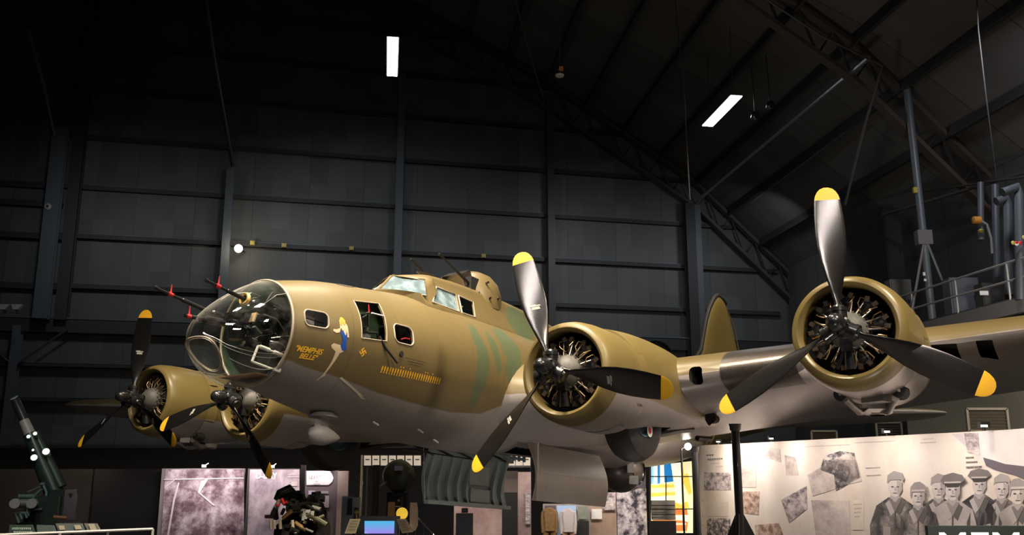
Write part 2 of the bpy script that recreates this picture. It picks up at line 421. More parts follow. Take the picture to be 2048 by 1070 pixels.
# --- side windows in the nose
def side_window(poly, name='nose_window', frame_r=.011, pane_=True):
    pts = []
    n = len(poly)
    for i in range(n):
        a, b = poly[i], poly[(i+1) % n]
        L = math.hypot(b[0]-a[0], b[1]-a[1]); s = max(1, int(L/.04))
        for k in range(s): pts.append((a[0]+(b[0]-a[0])*k/s, a[1]+(b[1]-a[1])*k/s))
    m = MB(); pp = [side(*q, .002) for q in pts]; m.tube(pp+[pp[0]], frame_r, 6, cap=False); fr = m.build(name, framep, bomber)
    if pane_:
        m = MB(); cx = sum(p[0] for p in pts)/len(pts); cz = sum(p[1] for p in pts)/len(pts)
        R_ = []
        for s in (1, .75, .5, .25): R_.append([side(cx+(a-cx)*s, cz+(b-cz)*s, -.012) for a, b in pts])
        m.loft(R_, cap=False); k0 = len(m.v); m.add([side(cx, cz, -.012)], [])
        nn = len(pts)
        for k in range(nn): m.f.append((3*nn+k, 3*nn+(k+1) % nn, k0)); m.m.append(0)
        m.build('window_pane', glass('window_perspex', (.85, .86, .88), .07, .03, .3), fr, 60)
    return fr
tag(side_window(P_nose), 'rounded side window nearest the glazing')
tag(side_window(P_sml), 'rounded side window behind the gun opening')
gw = side_window(P_gun, 'gun_window', .008, False); tag(gw, 'tall open window with a gun mount')
# bits seen through them
m = MB(); m.box((1.53, -.60, .50), (.20, .02, .20)); m.build('window_map_board', mat('pale_card', (.62, .55, .52), .7), bomber)
m = MB(); m.box((2.90, -.86, .58), (.13, .02, .24)); m.build('window_map_board', mat('pale_card', (.52, .46, .42)), bomber)
m = MB(); m.tube([(3.00, -.95, .51), (3.07, -.97, .54), (3.15, -.99, .54)], .011, 8); m.build('window_strap', redp, bomber)
m = MB(); m.tube([(1.36, -.62, .53), (1.52, -.66, .515), (1.70, -.70, .50)], .008, 6); m.build('window_bar', gunmetal, bomber)
m = MB()
m.box((2.60, -.60, .66), (.62, .02, .72), mi=1); m.box((2.44, -.74, .63), (.05, .07, .30)); m.box((2.46, -.78, .46), (.11, .08, .06), mi=2)
m.tube([(2.33, -.80, .70), (2.42, -.82, .77), (2.46, -.80, .60), (2.36, -.80, .58), (2.33, -.80, .70)], .014, 8)
m.tube([(2.45, -.80, .52), (2.58, -.86, .53), (2.62, -.86, .45)], .018, 8); m.tube([(2.42, -.82, .79), (2.42, -.82, .78)], .03, 10, 2)
gm = m.build('gun_mount', [black, mat('mount_green', (.10, .16, .08), .5), castg], bomber)
m = MB(); m.tube([(2.42, -.84, .79), (2.40, -.84, .90)], [.013, .006], 8); m.build('safety_flag', redp, gm)
m = MB(); m.tube([(2.43, -.88, .78), (2.66, -.90, .785)], .011, 8); m.build('mount_rod', whitep, gm)
m = MB(); m.tube([(2.52, -.96, .46), (2.62, -1.02, .30), (2.78, -1.10, .12)], [.022, .017, .015], 10); m.build('gun_barrel', gunmetal, gm)

# --- flight deck cabin and dorsal fairing
HX = [3.40, 3.65, 4.0, 4.2, 5.0, 5.4, 6.2, 7.0, 8.5, 10.5, 12.5, 13.4]
def hsec(x):
    wb = interp(x, [(3.4, .70), (3.9, .74), (8, .72), (11, .6), (13.4, .3)])
    zb = interp(x, [(3.4, 1.0), (13.4, 1.2)])
    wt = interp(x, [(3.4, .60), (3.98, .58), (4.2, .46), (7, .45), (11, .38), (13.4, .15)])
    zs = interp(x, [(3.4, 1.44), (3.60, 1.46), (3.98, 1.68), (4.2, 1.79), (5, 1.81), (6, 1.84), (7, 1.81), (10, 1.66), (13.4, 1.48)])
    zt = interp(x, [(3.4, 1.46), (3.50, 1.50), (3.82, 1.80), (4.3, 1.93), (4.95, 2.0), (6.2, 2.04), (7.0, 2.02), (7.7, 1.99), (10, 1.80), (13.4, 1.5)])
    return wb, zb, wt, zs, zt
def hring(x, off=0):
    wb, zb, wt, zs, zt = hsec(x); zb += off; pts = [(-wb+off, zb), (-wb+off+.0, 1.24)]
    zm = min(1.24, zs-.02)
    pts[1] = (-wb+off, zm)
    for k in range(1, 6): pts.append((-(wb+(wt-wb)*k/5)+off, zm+(zs-zm)*k/5))
    for k in range(1, 9):
        a = PI/2*k/8; pts.append((-(wt-off)*math.cos(a), zs+(zt-off-zs)*math.sin(a)))
    full = pts+[(-y, z) for y, z in pts[:-1]][::-1]
    return [(x, y, z) for y, z in full]
def ws_x(y): return 0
m = MB(); xo = sorted(set([3.42+i*.06 for i in range(34)]+[5.5+i*.25 for i in range(32)]))
outer = []
for x in xo:
    r = hring(x); r2 = []
    for (px, y, z) in r: r2.append((px+.80*(abs(y)**1.5 if x < 4.6 else 0)*max(0, (4.6-x)/1.2), y, z))
    outer.append(r2)
inner = []
for x in [q for q in xo if 3.60 <= q <= 5.5]:
    r = hring(x, .03); inner.append([(px+.80*(abs(y)**1.5)*max(0, (4.6-x)/1.2) if x < 4.6 else px, y, z) for px, y, z in r])
def fan_loft(rings, mi, x0):
    k = len(m.v); n = len(rings[0]); m.loft(rings, cap=False, mi=mi)
    c = len(m.v); r = rings[0]; zc = (min(p[2] for p in r)+max(p[2] for p in r))/2; m.add([(x0, 0, zc)], [])
    for i in range(n): m.f.append((k+(i+1) % n, k+i, c)); m.m.append(mi)
    e = k+(len(rings)-1)*n; m.f.append(tuple(range(e, e+n))); m.m.append(mi)
fan_loft(outer, 0, outer[0][0][0]*0+3.42)
fan_loft([q[::-1] for q in inner], 1, 3.62)
cab = MB(); cab.v = m.v; cab.f = m.f; cab.m = m.m
def build_noflip(mb, name, mats, parent):
    me = bpy.data.meshes.new(name); me.from_pydata(mb.v, [], mb.f); me.update()
    for q in mats: me.materials.append(q)
    me.polygons.foreach_set('material_index', mb.m)
    bm = bmesh.new(); bm.from_mesh(me); bmesh.ops.recalc_face_normals(bm, faces=bm.faces)
    bmesh.ops.reverse_faces(bm, faces=[f for f in bm.faces if f.material_index == 1])
    bm.to_mesh(me); bm.free(); me.shade_smooth(); return put(name, me, parent)
cabin = build_noflip(cab, 'flight_deck_cabin', [M_FUS, zinc, M_FUS], bomber)
m = MB(); cut2 = []
W1 = [(4.02, 1.325), (4.72, 1.325), (4.82, 1.66), (4.30, 1.66)]
W2 = [(4.80, 1.325), (5.18, 1.335), (5.30, 1.64), (4.90, 1.66)]
def side_cut(poly, s):
    m = MB(); m.prism(poly, lambda a, b: (a, s*.95, b), lambda a, b: (a, s*.40, b)); return m.build('cutter', [M_FUS], bomber, 0)
for s in (-1, 1):
    for w in (W1, W2): cut2.append(side_cut(w, s))
for s in (-1, 1):
    poly = [(s*.03, 1.50), (s*.61, 1.43), (s*.49, 1.70), (s*.03, 1.79)]
    m = MB(); m.prism(poly, lambda a, b: (3.2, a, b), lambda a, b: (4.04, a, b)); cut2.append(m.build('cutter', [M_FUS], bomber, 0))
bake_diff(cabin, cut2)
gl = glass('cockpit_glass', (.50, .62, .68), .22, .04, .6, 1.0, (.50, .66, .72), .16)  # bluish diffuse layer paints the ceiling lights' reflection into the glass
def panel(name, pts, mt, parent, n=None):
    m = MB(); c = sum((Vector(p) for p in pts), Vector())/len(pts)
    nn = (Vector(pts[1])-Vector(pts[0])).cross(Vector(pts[2])-Vector(pts[0])).normalized()*.004
    k = len(pts); m.add([Vector(p)+nn for p in pts]+[Vector(p)-nn for p in pts], [tuple(range(k)), tuple(range(k, 2*k))[::-1]]+[(i, (i+1) % k, (i+1) % k+k, i+k) for i in range(k)])
    return m.build(name, mt, parent, 20)
def sidey(z, off=.02): return .735-(.735-.46)*max(0, (z-1.24)/.57)-off
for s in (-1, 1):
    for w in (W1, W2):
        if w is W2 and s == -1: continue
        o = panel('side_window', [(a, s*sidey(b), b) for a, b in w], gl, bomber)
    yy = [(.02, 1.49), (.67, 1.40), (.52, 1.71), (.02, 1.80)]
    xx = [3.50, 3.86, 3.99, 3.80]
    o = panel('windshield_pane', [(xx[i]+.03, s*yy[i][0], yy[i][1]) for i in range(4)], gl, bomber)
def bars(name, pts, r, mt, closed=True):
    m = MB(); m.tube(list(pts)+([pts[0]] if closed else []), r, 6); return m.build(name, mt, bomber)
for s in (-1, 1): bars('windshield_frame', [(xx[i]+.022, s*yy[i][0], yy[i][1]) for i in range(4)], .013, M_FUS)
for w in (W1, W2): bars('window_frame', [(a, -sidey(b, .0), b) for a, b in w], .012, framep)
# controls and seats seen through the cockpit glass
m = MB()
for s in (-1, 1):
    m.tube([(4.05, s*.32, 1.1), (4.10, s*.32, 1.50)], .016, 8); m.tube([(4.10, s*.32, 1.50), (4.10, s*.32+.12, 1.62)], .014, 8); m.tube([(4.10, s*.32, 1.50), (4.10, s*.32-.12, 1.62)], .014, 8)
m.tube([(3.95, 0, 1.5), (4.2, -.1, 1.7)], .012, 6); m.tube([(4.5, -.5, 1.42), (4.7, -.5, 1.5), (5.1, -.48, 1.52)], .012, 6)
m.build('control_column', mat('pale_blue_tube', (.5, .6, .62), .4), bomber)
m = MB(); m.box((3.98, 0, 1.30), (.12, .95, .22)); m.box((4.85, -.3, 1.35), (.10, .36, .5)); m.box((4.85, .3, 1.35), (.10, .36, .5)); m.box((4.6, 0, .98), (1.6, .95, .03))
m.build('cockpit_seating', mat('cockpit_blue_grey', (.10, .15, .17), .6), bomber)
m = MB(); m.lathe([(0, .001), (.002, .10), (.0, .12)], 20, 'z'); o = m.build('roof_window', glass('roof_perspex', (.4, .4, .42), .3, .1, .3), bomber); o.location = (4.45, -.20, 1.945); o.scale = (2.0, .8, 1)
# upper nose window
m = MB(); R_ = []
for s in (1, .5, .02): R_.append([Vector(fpt(2.43+.17*s*math.cos(a), -(.36+.075*s*math.sin(a)), .006)) for a in [2*PI*k/24 for k in range(24)]])
m.loft(R_, cap=False); m.build('upper_nose_window', mat('grey_perspex', (.16, .14, .13), .15), bomber)

# --- top turret
tz = 1.78
m = MB(); m.lathe([(tz-.1, .54), (tz+.20, .53), (tz+.38, .47), (tz+.53, .34), (tz+.61, .18), (tz+.635, .0)], 48, 'z', (6.02, 0, 0))
tur = m.build('top_turret', camo('turret_paint', thr=(-5, 0)), bomber)
m = MB(); m.box((5.62, 0, tz+.30), (.28, .44, .44), Matrix.Rotation(-.5, 3, 'Y')); m.build('turret_window', glass('turret_perspex', (.35, .3, .3), .3, .1, .4), tur)
for s in (-1, 1):
    m = MB(); m.box((5.60, s*.30, tz+.22), (.22, .12, .34)); m.build('gun_slot', darkin, tur)
    p = Vector((5.60, s*.30, tz+.24)); d = Vector((-.90, 0, .30)).normalized()
    gun(p, d, 1.02, 'gun_barrel', tur, ball=False, red=False)
for (a, z) in ((-2.3, .12), (-1.9, .06), (-1.5, .10), (-2.0, .33)):
    m = MB(); m.tube([(6.02+.5*math.cos(a), .5*math.sin(a), tz+z), (6.02+.57*math.cos(a), .57*math.sin(a), tz+z)], .02, 8); m.build('turret_fitting', black, tur)

# --- wings
def wing_params(y):
    y = abs(y); LE = 5.75+.13*y; TE = 11.5-.06*y; tc = interp(y, [(0, .185), (3, .178), (15.8, .105)])
    zl = .23+.079*(y-3.1); zt = .03+.085*(y-3.0)
    if y < 2.2:      # root fillet
        q = (2.2-y)/1.2; LE -= .50*q*q; tc += .05*q; zl += .02*q
    if y > 14.4:
        q = (y-14.4)/1.42; LE += .95*(1-math.sqrt(max(0, 1-q*q))); TE -= 1.15*(1-math.sqrt(max(0, 1-q*q))); tc *= (1-.5*q)
    return LE, TE, zl, zt, tc
def foil(y, s, n=22):
    LE, TE, zl, zt, tc = wing_params(y); ch = TE-LE; up = []; lo = []
    for k in range(n+1):
        b = PI*k/n; u = (1-math.cos(b))/2
        th = 5*tc*(.2969*math.sqrt(u)-.126*u-.3516*u*u+.2843*u**3-.1015*u**4)*ch
        cm = .038*ch*4*u*(1-u); zc = zl+(zt-zl)*u+cm
        up.append((LE+u*ch, s*y, zc+th)); lo.append((LE+u*ch, s*y, zc-th))
    return up[::-1]+lo[1:-1]
M_WING = camo('wing_paint', thr=(.235-.079*3.1, .079), gry=(.28, .25, .24), rough=.36)
for s in (-1, 1):
    ys = [.75, .9, 1.05, 1.2, 1.4, 1.6, 1.8, 2.0, 2.2]+[2.6+.5*i for i in range(24)]+[14.4, 14.8, 15.1, 15.4, 15.6, 15.72, 15.8]
    m = MB(); m.loft([foil(y, s) for y in ys], cap=True); w = m.build('wing', [M_WING, darkin], bomber, 50)
    tag(w, 'near wing with air intakes' if s < 0 else 'far wing seen edge on')
    cc = []
    for (y, z, wy, wz, x0) in ((4.05, .29, .20, .27, 5.6), (7.47, .45, .33, .15, 6.2), (7.97, .47, .20, .15, 6.2)):
        m = MB(); poly = rrect(s*y, z, wy, wz, min(wy, wz)*(.35 if y < 5 else .08)); m.prism(poly, lambda a, b: (x0, a, b), lambda a, b: (x0+1.6, a, b)); m.m = [1]*len(m.f)
        o = m.build('cutter', [M_WING, darkin], bomber, 0); cc.append(o)
    bake_diff(w, cc)
    # leading edge boot between the engines
    m = MB(); rr = []
    for y in [4.42+.1*i for i in range(12)]:
        f = foil(y, s, 60); LE = wing_params(y)[0]; pts = [p for p in f if p[0] < LE+.62]
        c = Vector((LE+.3, s*y, wing_params(y)[2]))
        rr.append([Vector(p)+(Vector(p)-c).normalized()*.006 for p in pts])
    nmin = min(len(r) for r in rr); rr = [r[(len(r)-nmin)//2:(len(r)-nmin)//2+nmin] for r in rr]
    m.loft(rr, closed=False, cap=False); m.build('leading_edge_sheet', mat('worn_dark_metal', (.11, .095, .085), .33, .7, .35, 18, .1, 40), w)
    if s < 0:
        m = MB(); 
        for y, z, wy, wz in ((7.47, .45, .33, .15), (7.97, .47, .20, .15)):
            LE = wing_params(y)[0]
        m.tube([(9.2, -2.9, -.32), (9.6, -3.0, -.30)], .05, 10); m.build('exhaust_stub', gunmetal, w)

# --- tail
m = MB()
def fin_ring(z, x0, x1, th):
    out = []; n = 14
    for k in range(n+1):
        u = (1-math.cos(PI*k/n))/2; t = th*5*(.2969*math.sqrt(u)-.126*u-.3516*u*u+.2843*u**3-.1015*u**4)*2; out.append((x0+u*(x1-x0), -t, z))
    return out+[(p[0], -p[1], p[2]) for p in out[1:-1][::-1]]
FZ = [(1.3, 12.2, 22.0, .10), (1.75, 14.4, 22.0, .14), (2.3, 16.2, 21.6, .17), (3.06, 17.18, 20.7, .17), (3.6, 17.45, 20.25, .16), (4.03, 17.68, 20.0, .15), (4.4, 17.95, 19.8, .13), (4.7, 18.25, 19.62, .10), (4.9, 18.5, 19.4, .07), (5.0, 18.72, 19.1, .03)]
m.loft([fin_ring(*f) for f in FZ], cap=True)
fin = m.build('tail_fin', camo('fin_paint', thr=(-9, 0), base=(.23, .165, .045)), bomber, 60)
m = MB(); pts = [(x0-.01, 0, z) for z, x0, x1, th in FZ[2:]]+[(19.1, 0, 4.985), (19.4, 0, 4.9)]; m.tube(pts, .065, 10); m.build('fin_boot', rubber, fin)
m = MB(); m.tube([(19.3, 0, 4.9), (19.75, -.13, 4.2), (20.05, -.15, 3.3), (20.3, -.15, 2.4)], .02, 6); m.build('rudder_hinge_line', mat('hinge_shadow', (.12, .09, .03), .6), fin)
m = MB()
for dx in (0, .28, .5): m.box((18.25+dx, -.205, 3.02), (.14, .02, .24))
m.build('tail_number', yellow, fin)
for s in (-1, 1):
    def st(y):
        q = min(1, y/5.75); x0 = 17.9+.25*y; x1 = 21.6-.04*y; e = math.sqrt(max(0.0, 1-max(0, (q-.72)/.28)**2)); mid = 19.4+.1*y
        x0 = mid+(x0-mid)*max(.04, e); x1 = mid+(x1-mid)*max(.04, e); return x0, x1
    R_ = []
    for y in [.2, 1, 2, 3, 4, 4.5, 4.9, 5.2, 5.4, 5.6, 5.7, 5.745]:
        x0, x1 = st(y); n = 14; up = []; lo = []
        for k in range(n+1):
            u = (1-math.cos(PI*k/n))/2; t = (x1-x0)*.12*5*(.2969*math.sqrt(u)-.126*u-.3516*u*u+.2843*u**3-.1015*u**4); up.append((x0+u*(x1-x0), s*y, 1.34+t)); lo.append((x0+u*(x1-x0), s*y, 1.34-t))
        R_.append(up[::-1]+lo[1:-1])
    m = MB(); m.loft(R_, cap=True); h = m.build('tailplane', camo('tail_paint', thr=(1.36, 0)), bomber, 60)
    m = MB(); m.tube([(st(y)[0]-.01, s*y, 1.345) for y in (.3, 1.5, 3, 4.1, 4.5)], .055, 10); m.build('tailplane_boot', rubber, h)
# yellow stripes low on the rear fuselage
M_Y2 = mat('stripe_yellow', (.65, .38, .05), .5)
for x0 in (15.35, 15.75):
    m = MB(); R_ = []
    for x in (x0, x0+.14): R_.append([fpt(x+.25*(t-4), t, .006) for t in [3.75+.06*k for k in range(12)]])
    m.loft(R_, closed=False, cap=False); m.build('fuselage_stripe', M_Y2, bomber)

# --- ball turret, bomb bay doors
m = MB(); m.lathe([(-.50*math.cos(PI*k/16), .50*math.sin(PI*k/16)) for k in range(17)], 36, 'x', (12.0, .02, -.62))
bt = m.build('ball_turret', mat('ball_turret_metal', (.16, .14, .13), .35, .5, .4, 6), bomber)
m = MB(); m.box((11.62, -.40, -.60), (.20, .14, .24), Matrix.Rotation(.5, 3, 'Z'), 0); m.box((11.66, -.26, -.36), (.2, .2, .2), Matrix.Rotation(.5, 3, 'Z'), 1); m.box((11.86, -.36, -.86), (.26, .2, .18), Matrix.Rotation(.5, 3, 'Z'), 0)
m.build('turret_hatch', [mat('bright_metal', (.85, .83, .78), .35, .3, .3, 20), mat('pale_perspex', (.6, .65, .7), .15)], bt)
m = MB(); m.lathe([(0, .30), (.03, .33), (.06, .30)], 30, 'y', (12.05, -.42, -.62)); m.build('turret_ring', black, bt)
Lx = 2.6
def door(y0, y1, z0, z1, s):
    """curved door hanging from hinge (y0,z0) to (y1,z1)"""
    m = MB(); R_ = []
    n = 12
    for x in (6.72, 9.38):
        r = []
        for k in range(n+1):
            q = k/n; r.append((x, y0+(y1-y0)*q+s*.12*math.sin(PI*q), z0+(z1-z0)*q))
        r2 = [(p[0], p[1]-s*.03, p[2]) for p in r][::-1]
        R_.append(r+r2)
    m.loft(R_, cap=True); return m
dp = door(-.80, -.92, -.56, -1.53, -1).build('bomb_bay_door', camo('door_paint', thr=(9, 0), gry=(.27, .235, .21)), bomber, 40); tag(dp, 'near door, plain outer skin')
m = MB(); m.box((6.76, -.97, -1.05), (.05, .03, .96)); m.box((8.0, -1.03, -1.05), (2.5, .008, .012)); m.build('door_edge_strip', mat('door_edge', (.30, .26, .22), .4), dp)
dx_ = -.36
sdm = MB()
gsteel = mat('door_grey_green', (.26, .31, .30), .5, .1, .15)
ds = door(1.05, 1.12, -.60, -1.56, 1)
ds.v = [(p[0]+dx_, p[1], p[2]) for p in ds.v]; dso = ds.build('bomb_bay_door', gsteel, bomber, 40); tag(dso, 'far door showing its grey-green ribs')
for k in range(9):
    x = 6.46+k*.30
    if k in (5, 6):
        continue
    m = MB(); r = []
    for i in range(11):
        q = i/10; r.append((x+.04*math.sin(q*6), 1.05+.07*q+.12*math.sin(PI*q)-.06-.05*math.sin(PI*q), -.60-.96*q))
    m.loft([[(p[0]-.03, p[1], p[2]), (p[0]+.03, p[1], p[2]), (p[0]+.03, p[1]+.07, p[2]), (p[0]-.03, p[1]+.07, p[2])] for p in r], cap=True); m.build('door_rib', gsteel, dso, 25)
m = MB(); m.box((8.0, 1.10, -1.0), (.66, .05, .36)); m.box((8.05, 1.10, -1.38), (.66, .05, .24)); m.box((7.68, .98, -.66), (2.66, .07, .07)); m.box((7.68, 1.05, -1.56), (2.70, .10, .07)); m.build('door_panel', gsteel, dso, 25)
m = MB()
for k in range(14):
    x = 6.45+k*.2; m.box((x, .72, -.50), (.04, .04, .34)); 
m.box((7.7, .72, -.62), (2.7, .05, .05)); m.box((7.7, .72, -.36), (2.7, .05, .05))
m.build('bomb_bay_truss', mat('truss_grey', (.20, .27, .28), .5), bomber)
m = MB()
for k in range(5):
    m.tube([(5.0+.4*k, .3-.1*k, -.74), (5.5+.4*k, .3-.1*k, -.84)], .02, 6)
m.tube([(4.6, .25, -.83), (6.6, .05, -.86)], .012, 6); m.build('keel_fitting', black, bomber)
m = MB(); m.tube([(5.1, .2, -.75), (5.2, .2, -1.6)], .006, 6); m.build('static_wire', steel, bomber)

# --- direction finding pod and aerial masts
m = MB(); prof = [(0, 0), (.02, .05), (.08, .105), (.18, .135), (.30, .13), (.44, .09), (.56, .04), (.62, .0)]
m.lathe(prof, 24, 'x', (2.20, -.10, -.86))
pod = m.build('loop_aerial_pod', mat('pod_grey', (.30, .275, .26), .45), bomber)
m = MB(); m.loft([[(2.30+.28*u, -.10+.045*v, z) for u, v in ((0, 0), (.2, 1), (.6, .8), (1, 0), (.6, -.8), (.2, -1))] for z in (-.78, -.52)], cap=True)
m.lathe([(-.61, .21), (-.55, .16)], 20, 'z', (2.45, -.10, 0), cap=True)
m.build('pod_strut', mat('pod_grey', (.30, .275, .26)), pod)
for (x, z, y) in ((3.05, -.60, -.48), (3.9, -.62, -.62), (4.5, -.7, -.45)):
    m = MB(); m.tube([(x, y, z-.02), (x+.10, y-.02, z-.06)], .018, 8); m.build('skin_fitting', mat('pod_grey', (.3, .27, .26)), bomber)
# round port under the small window
m = MB(); p = side(2.93, .285, .0); m.tube([p+Vector((0, .01, 0)), p-Vector((0, .012, 0))], .04, 20, 0); m.build('round_port', darkin, bomber)

# --- painted markings, mapped onto the port skin (x aft, z up)
def decal(name, polys, mt, parent=bomber, sub=.03, off=.005, mapf=None):
    bm = bmesh.new()
    for poly in polys:
        vs = [bm.verts.new((a, b, 0)) for a, b in poly]; bm.faces.new(vs)
    bmesh.ops.triangulate(bm, faces=bm.faces[:])
    for _ in range(4):
        e = [e for e in bm.edges if e.calc_length() > sub*1.5]
        if not e: break
        bmesh.ops.subdivide_edges(bm, edges=e, cuts=1); bmesh.ops.triangulate(bm, faces=[f for f in bm.faces if len(f.verts) > 3])
    f = mapf or (lambda a, b: side(a, b, off))
    for v in bm.verts: v.co = f(v.co.x, v.co.y)
    me = bpy.data.meshes.new(name); bm.to_mesh(me); bm.free(); me.materials.append(mt); return put(name, me, parent)
def text_mesh(body, size, bold=0, shear=0, spacing=1.0, align='LEFT'):
    c = bpy.data.curves.new('lettering', 'FONT'); c.body = body; c.size = size; c.offset = bold; c.shear = shear; c.space_character = spacing; c.align_x = align
    c.resolution_u = 3
    o = bpy.data.objects.new('lettering', c); COL.objects.link(o); bpy.context.view_layer.update()
    me = bpy.data.meshes.new_from_object(o.evaluated_get(bpy.context.evaluated_depsgraph_get())); bpy.data.objects.remove(o); return me
def lettering(name, body, size, mt, parent, mapf, bold=0, shear=0, spacing=1.0, width=None, align='LEFT'):
    me = text_mesh(body, size, bold, shear, spacing, align); me.name = name
    if width:
        xs = [v.co.x for v in me.vertices]; k = width/(max(xs)-min(xs)); x0 = min(xs)
        for v in me.vertices: v.co.x = (v.co.x-x0)*k
    for v in me.vertices: v.co = mapf(v.co.x, v.co.y)
    me.materials.clear(); me.materials.append(mt); return put(name, me, parent)
M_YEL = mat('lettering_yellow', (.90, .48, .03), .5)
lettering('nose_lettering', '"MEMPHIS', .098, M_YEL, bomber, lambda a, b: side(1.30+a, 0.066+b, .006), .003, .25, 1.0, .37)
lettering('nose_lettering', 'BELLE"', .088, M_YEL, bomber, lambda a, b: side(1.385+a, -.012+b, .006), .003, .2, 1.0, .24)
skin = mat('painted_skin', (.72, .55, .34), .55); blue = mat('painted_blue', (.01, .07, .36), .5); hair = mat('painted_hair', (.72, .38, .05), .5)
art = decal('nose_art', [[(1.842, .56), (1.90, .575), (1.965, .50), (1.985, .40), (1.995, .345), (1.968, .345), (1.955, .42), (1.935, .34), (1.865, .455), (1.80, .425), (1.755, .42), (1.75, .395), (1.80, .375), (1.845, .39), (1.85, .47)],
    [(1.945, .21), (1.90, .225), (1.78, .235), (1.752, .205), (1.77, .17), (1.835, .135), (1.835, .05), (1.83, .0), (1.815, -.09), (1.805, -.17), (1.79, -.20), (1.775, -.245), (1.795, -.235), (1.82, -.19), (1.845, -.175), (1.835, -.14), (1.86, -.03), (1.885, .06), (1.90, .12), (1.965, .16)]], skin)
decal('painted_swimsuit', [[(1.86, .40), (1.895, .43), (1.935, .36), (1.955, .40), (1.965, .33), (1.962, .25), (1.985, .20), (1.96, .155), (1.92, .165), (1.885, .215), (1.905, .30)]], blue, art, off=.007)
decal('painted_hair', [[(1.845, .56), (1.86, .60), (1.895, .605), (1.93, .57), (1.935, .52), (1.915, .50), (1.885, .53), (1.875, .49), (1.85, .50)]], hair, art, off=.008)
# small victory mark under the gun window, as painted on the aircraft
cx, cz, u = 2.25, .192, .018
sw = [(-.5, -2.5), (.5, -2.5), (.5, 2.5), (-.5, 2.5)]; ARM = [[(-.5, -2.5), (.5, -2.5), (.5, 2.5), (-.5, 2.5)], [(-2.5, -.5), (-.5, -.5), (-.5, .5), (-2.5, .5)], [(.5, -.5), (2.5, -.5), (2.5, .5), (.5, .5)],
    [(.5, 1.5), (2.5, 1.5), (2.5, 2.5), (.5, 2.5)], [(-2.5, -2.5), (-.5, -2.5), (-.5, -1.5), (-2.5, -1.5)], [(1.5, -2.5), (2.5, -2.5), (2.5, -.5), (1.5, -.5)], [(-2.5, .5), (-1.5, .5), (-1.5, 2.5), (-2.5, 2.5)]]
q = math.radians(45)
decal('victory_mark', [[(cx+u*(a*math.cos(q)-b*math.sin(q)), cz+u*(a*math.sin(q)+b*math.cos(q))) for a, b in P] for P in ARM], M_YEL)
for k in range(25):
    a = 2.645+k*.0485; dz = .006*k/25
    decal('mission_mark', [[(a-.013, -.02+dz), (a+.013, -.02+dz), (a+.007, .0+dz), (a+.014, .03+dz), (a+.011, .065+dz), (a, .078+dz), (a-.011, .065+dz), (a-.014, .03+dz), (a-.007, .0+dz)]], M_YEL, off=.006)
for a in (2.97, 3.02, 3.15, 3.47, 3.52, 3.63):
    decal('star_mark', [[(a+.016*(1 if i % 2 == 0 else .45)*math.sin(PI*i/5), .105+.016*(1 if i % 2 == 0 else .45)*math.cos(PI*i/5)) for i in range(10)]], M_YEL, off=.006)
decal('white_arrow', [[(2.08, -.155), (2.10, -.165), (2.585, -.330), (2.50, -.318), (2.50, -.334), (2.66, -.36), (2.55, -.345)], [(2.08, -.155), (2.06, -.175), (2.56, -.352), (2.60, -.34)]][1:]+[[(2.47, -.322), (2.66, -.366), (2.60, -.372)]], mat('arrow_cream', (.62, .56, .42), .5))
M_STN = mat('stencil_dark', (.05, .04, .02), .6)
for i, tx in enumerate((3.02, 3.06, 3.10)):
    decal('stencil_line', [[(tx, .24-i*.035), (tx+.42-.08*i, .24-i*.035), (tx+.42-.08*i, .245-i*.035), (tx, .245-i*.035)]], M_STN)

# --- engines
def engine_meshes():
    d = {}
    m = MB()      # crankcase, gear case and exhaust collector
    m.lathe([(.02, .06), (.04, .13), (.10, .19), (.20, .235), (.30, .24), (.42, .24)], 36, 'x', cap=False)
    for k in range(18):
        a = 2*PI*k/18; m.tube([(.19, .235*math.sin(a), .235*math.cos(a)), (.165, .235*math.sin(a), .235*math.cos(a))], .012, 6, 1)
    m.lathe([(.28, .245), (.26, .255), (.28, .265), (.30, .255), (.28, .245)], 40, 'x', mi=1)
    d['crankcase'] = m.mesh('crankcase', [castg, steel])
    m = MB()      # one air cooled cylinder with its fins
    m.tube([(.33, 0, .20), (.33, 0, .36)], .065, 16, 0)
    for k in range(9): m.lathe([(.225+k*.017, .066), (.225+k*.017, .088), (.231+k*.017, .088), (.231+k*.017, .066)], 18, 'z', (.33, 0, 0))
    m.tube([(.33, 0, .36), (.33, 0, .40), (.33, 0, .44)], [.09, .092, .07], 16, 0)
    for k in range(5): m.box((.33, 0, .38+k*.016), (.20, .19, .005))
    for s in (-1, 1): m.box((.29, s*.055, .45), (.12, .055, .07), Matrix.Rotation(-s*.4, 3, 'X'), 1)
    d['cylinder'] = m.mesh('cylinder', [mat('cylinder_black', (.03, .026, .024), .45, .3), mat('rocker_brown', (.085, .058, .038), .4, .5, .3)])
    m = MB()
    for s in (-1, 1): m.tube([(.20, s*.045, .225), (.26, s*.075, .43)], .011, 8)
    d['pushrod_tubes'] = m.mesh('pushrod_tube', mat('pushrod_tube', (.42, .36, .28), .3, .8))
    m = MB()      # ignition harness loop and lead
    m.tube([(.22, .02, .27), (.19, .10, .34), (.23, .13, .42), (.27, .09, .44)], .008, 6)
    m.tube([(.22, -.02, .27), (.18, -.06, .35), (.24, -.10, .43)], .007, 6)
    d['ignition_lead'] = m.mesh('ignition_lead', brass)
    m = MB(); m.box((.10, 0, -.20), (.12, .14, .16)); m.tube([(.12, 0, -.26), (.16, .0, -.48)], [.05, .07], 12); m.tube([(.14, .06, -.27), (.2, .16, -.46)], .02, 8)
    d['governor_housing'] = m.mesh('governor_housing', black)
    m = MB(); m.lathe([(.48, .02), (.48, .68)], 40, 'x'); d['engine_baffle'] = m.mesh('engine_baffle', darkin)
    return d
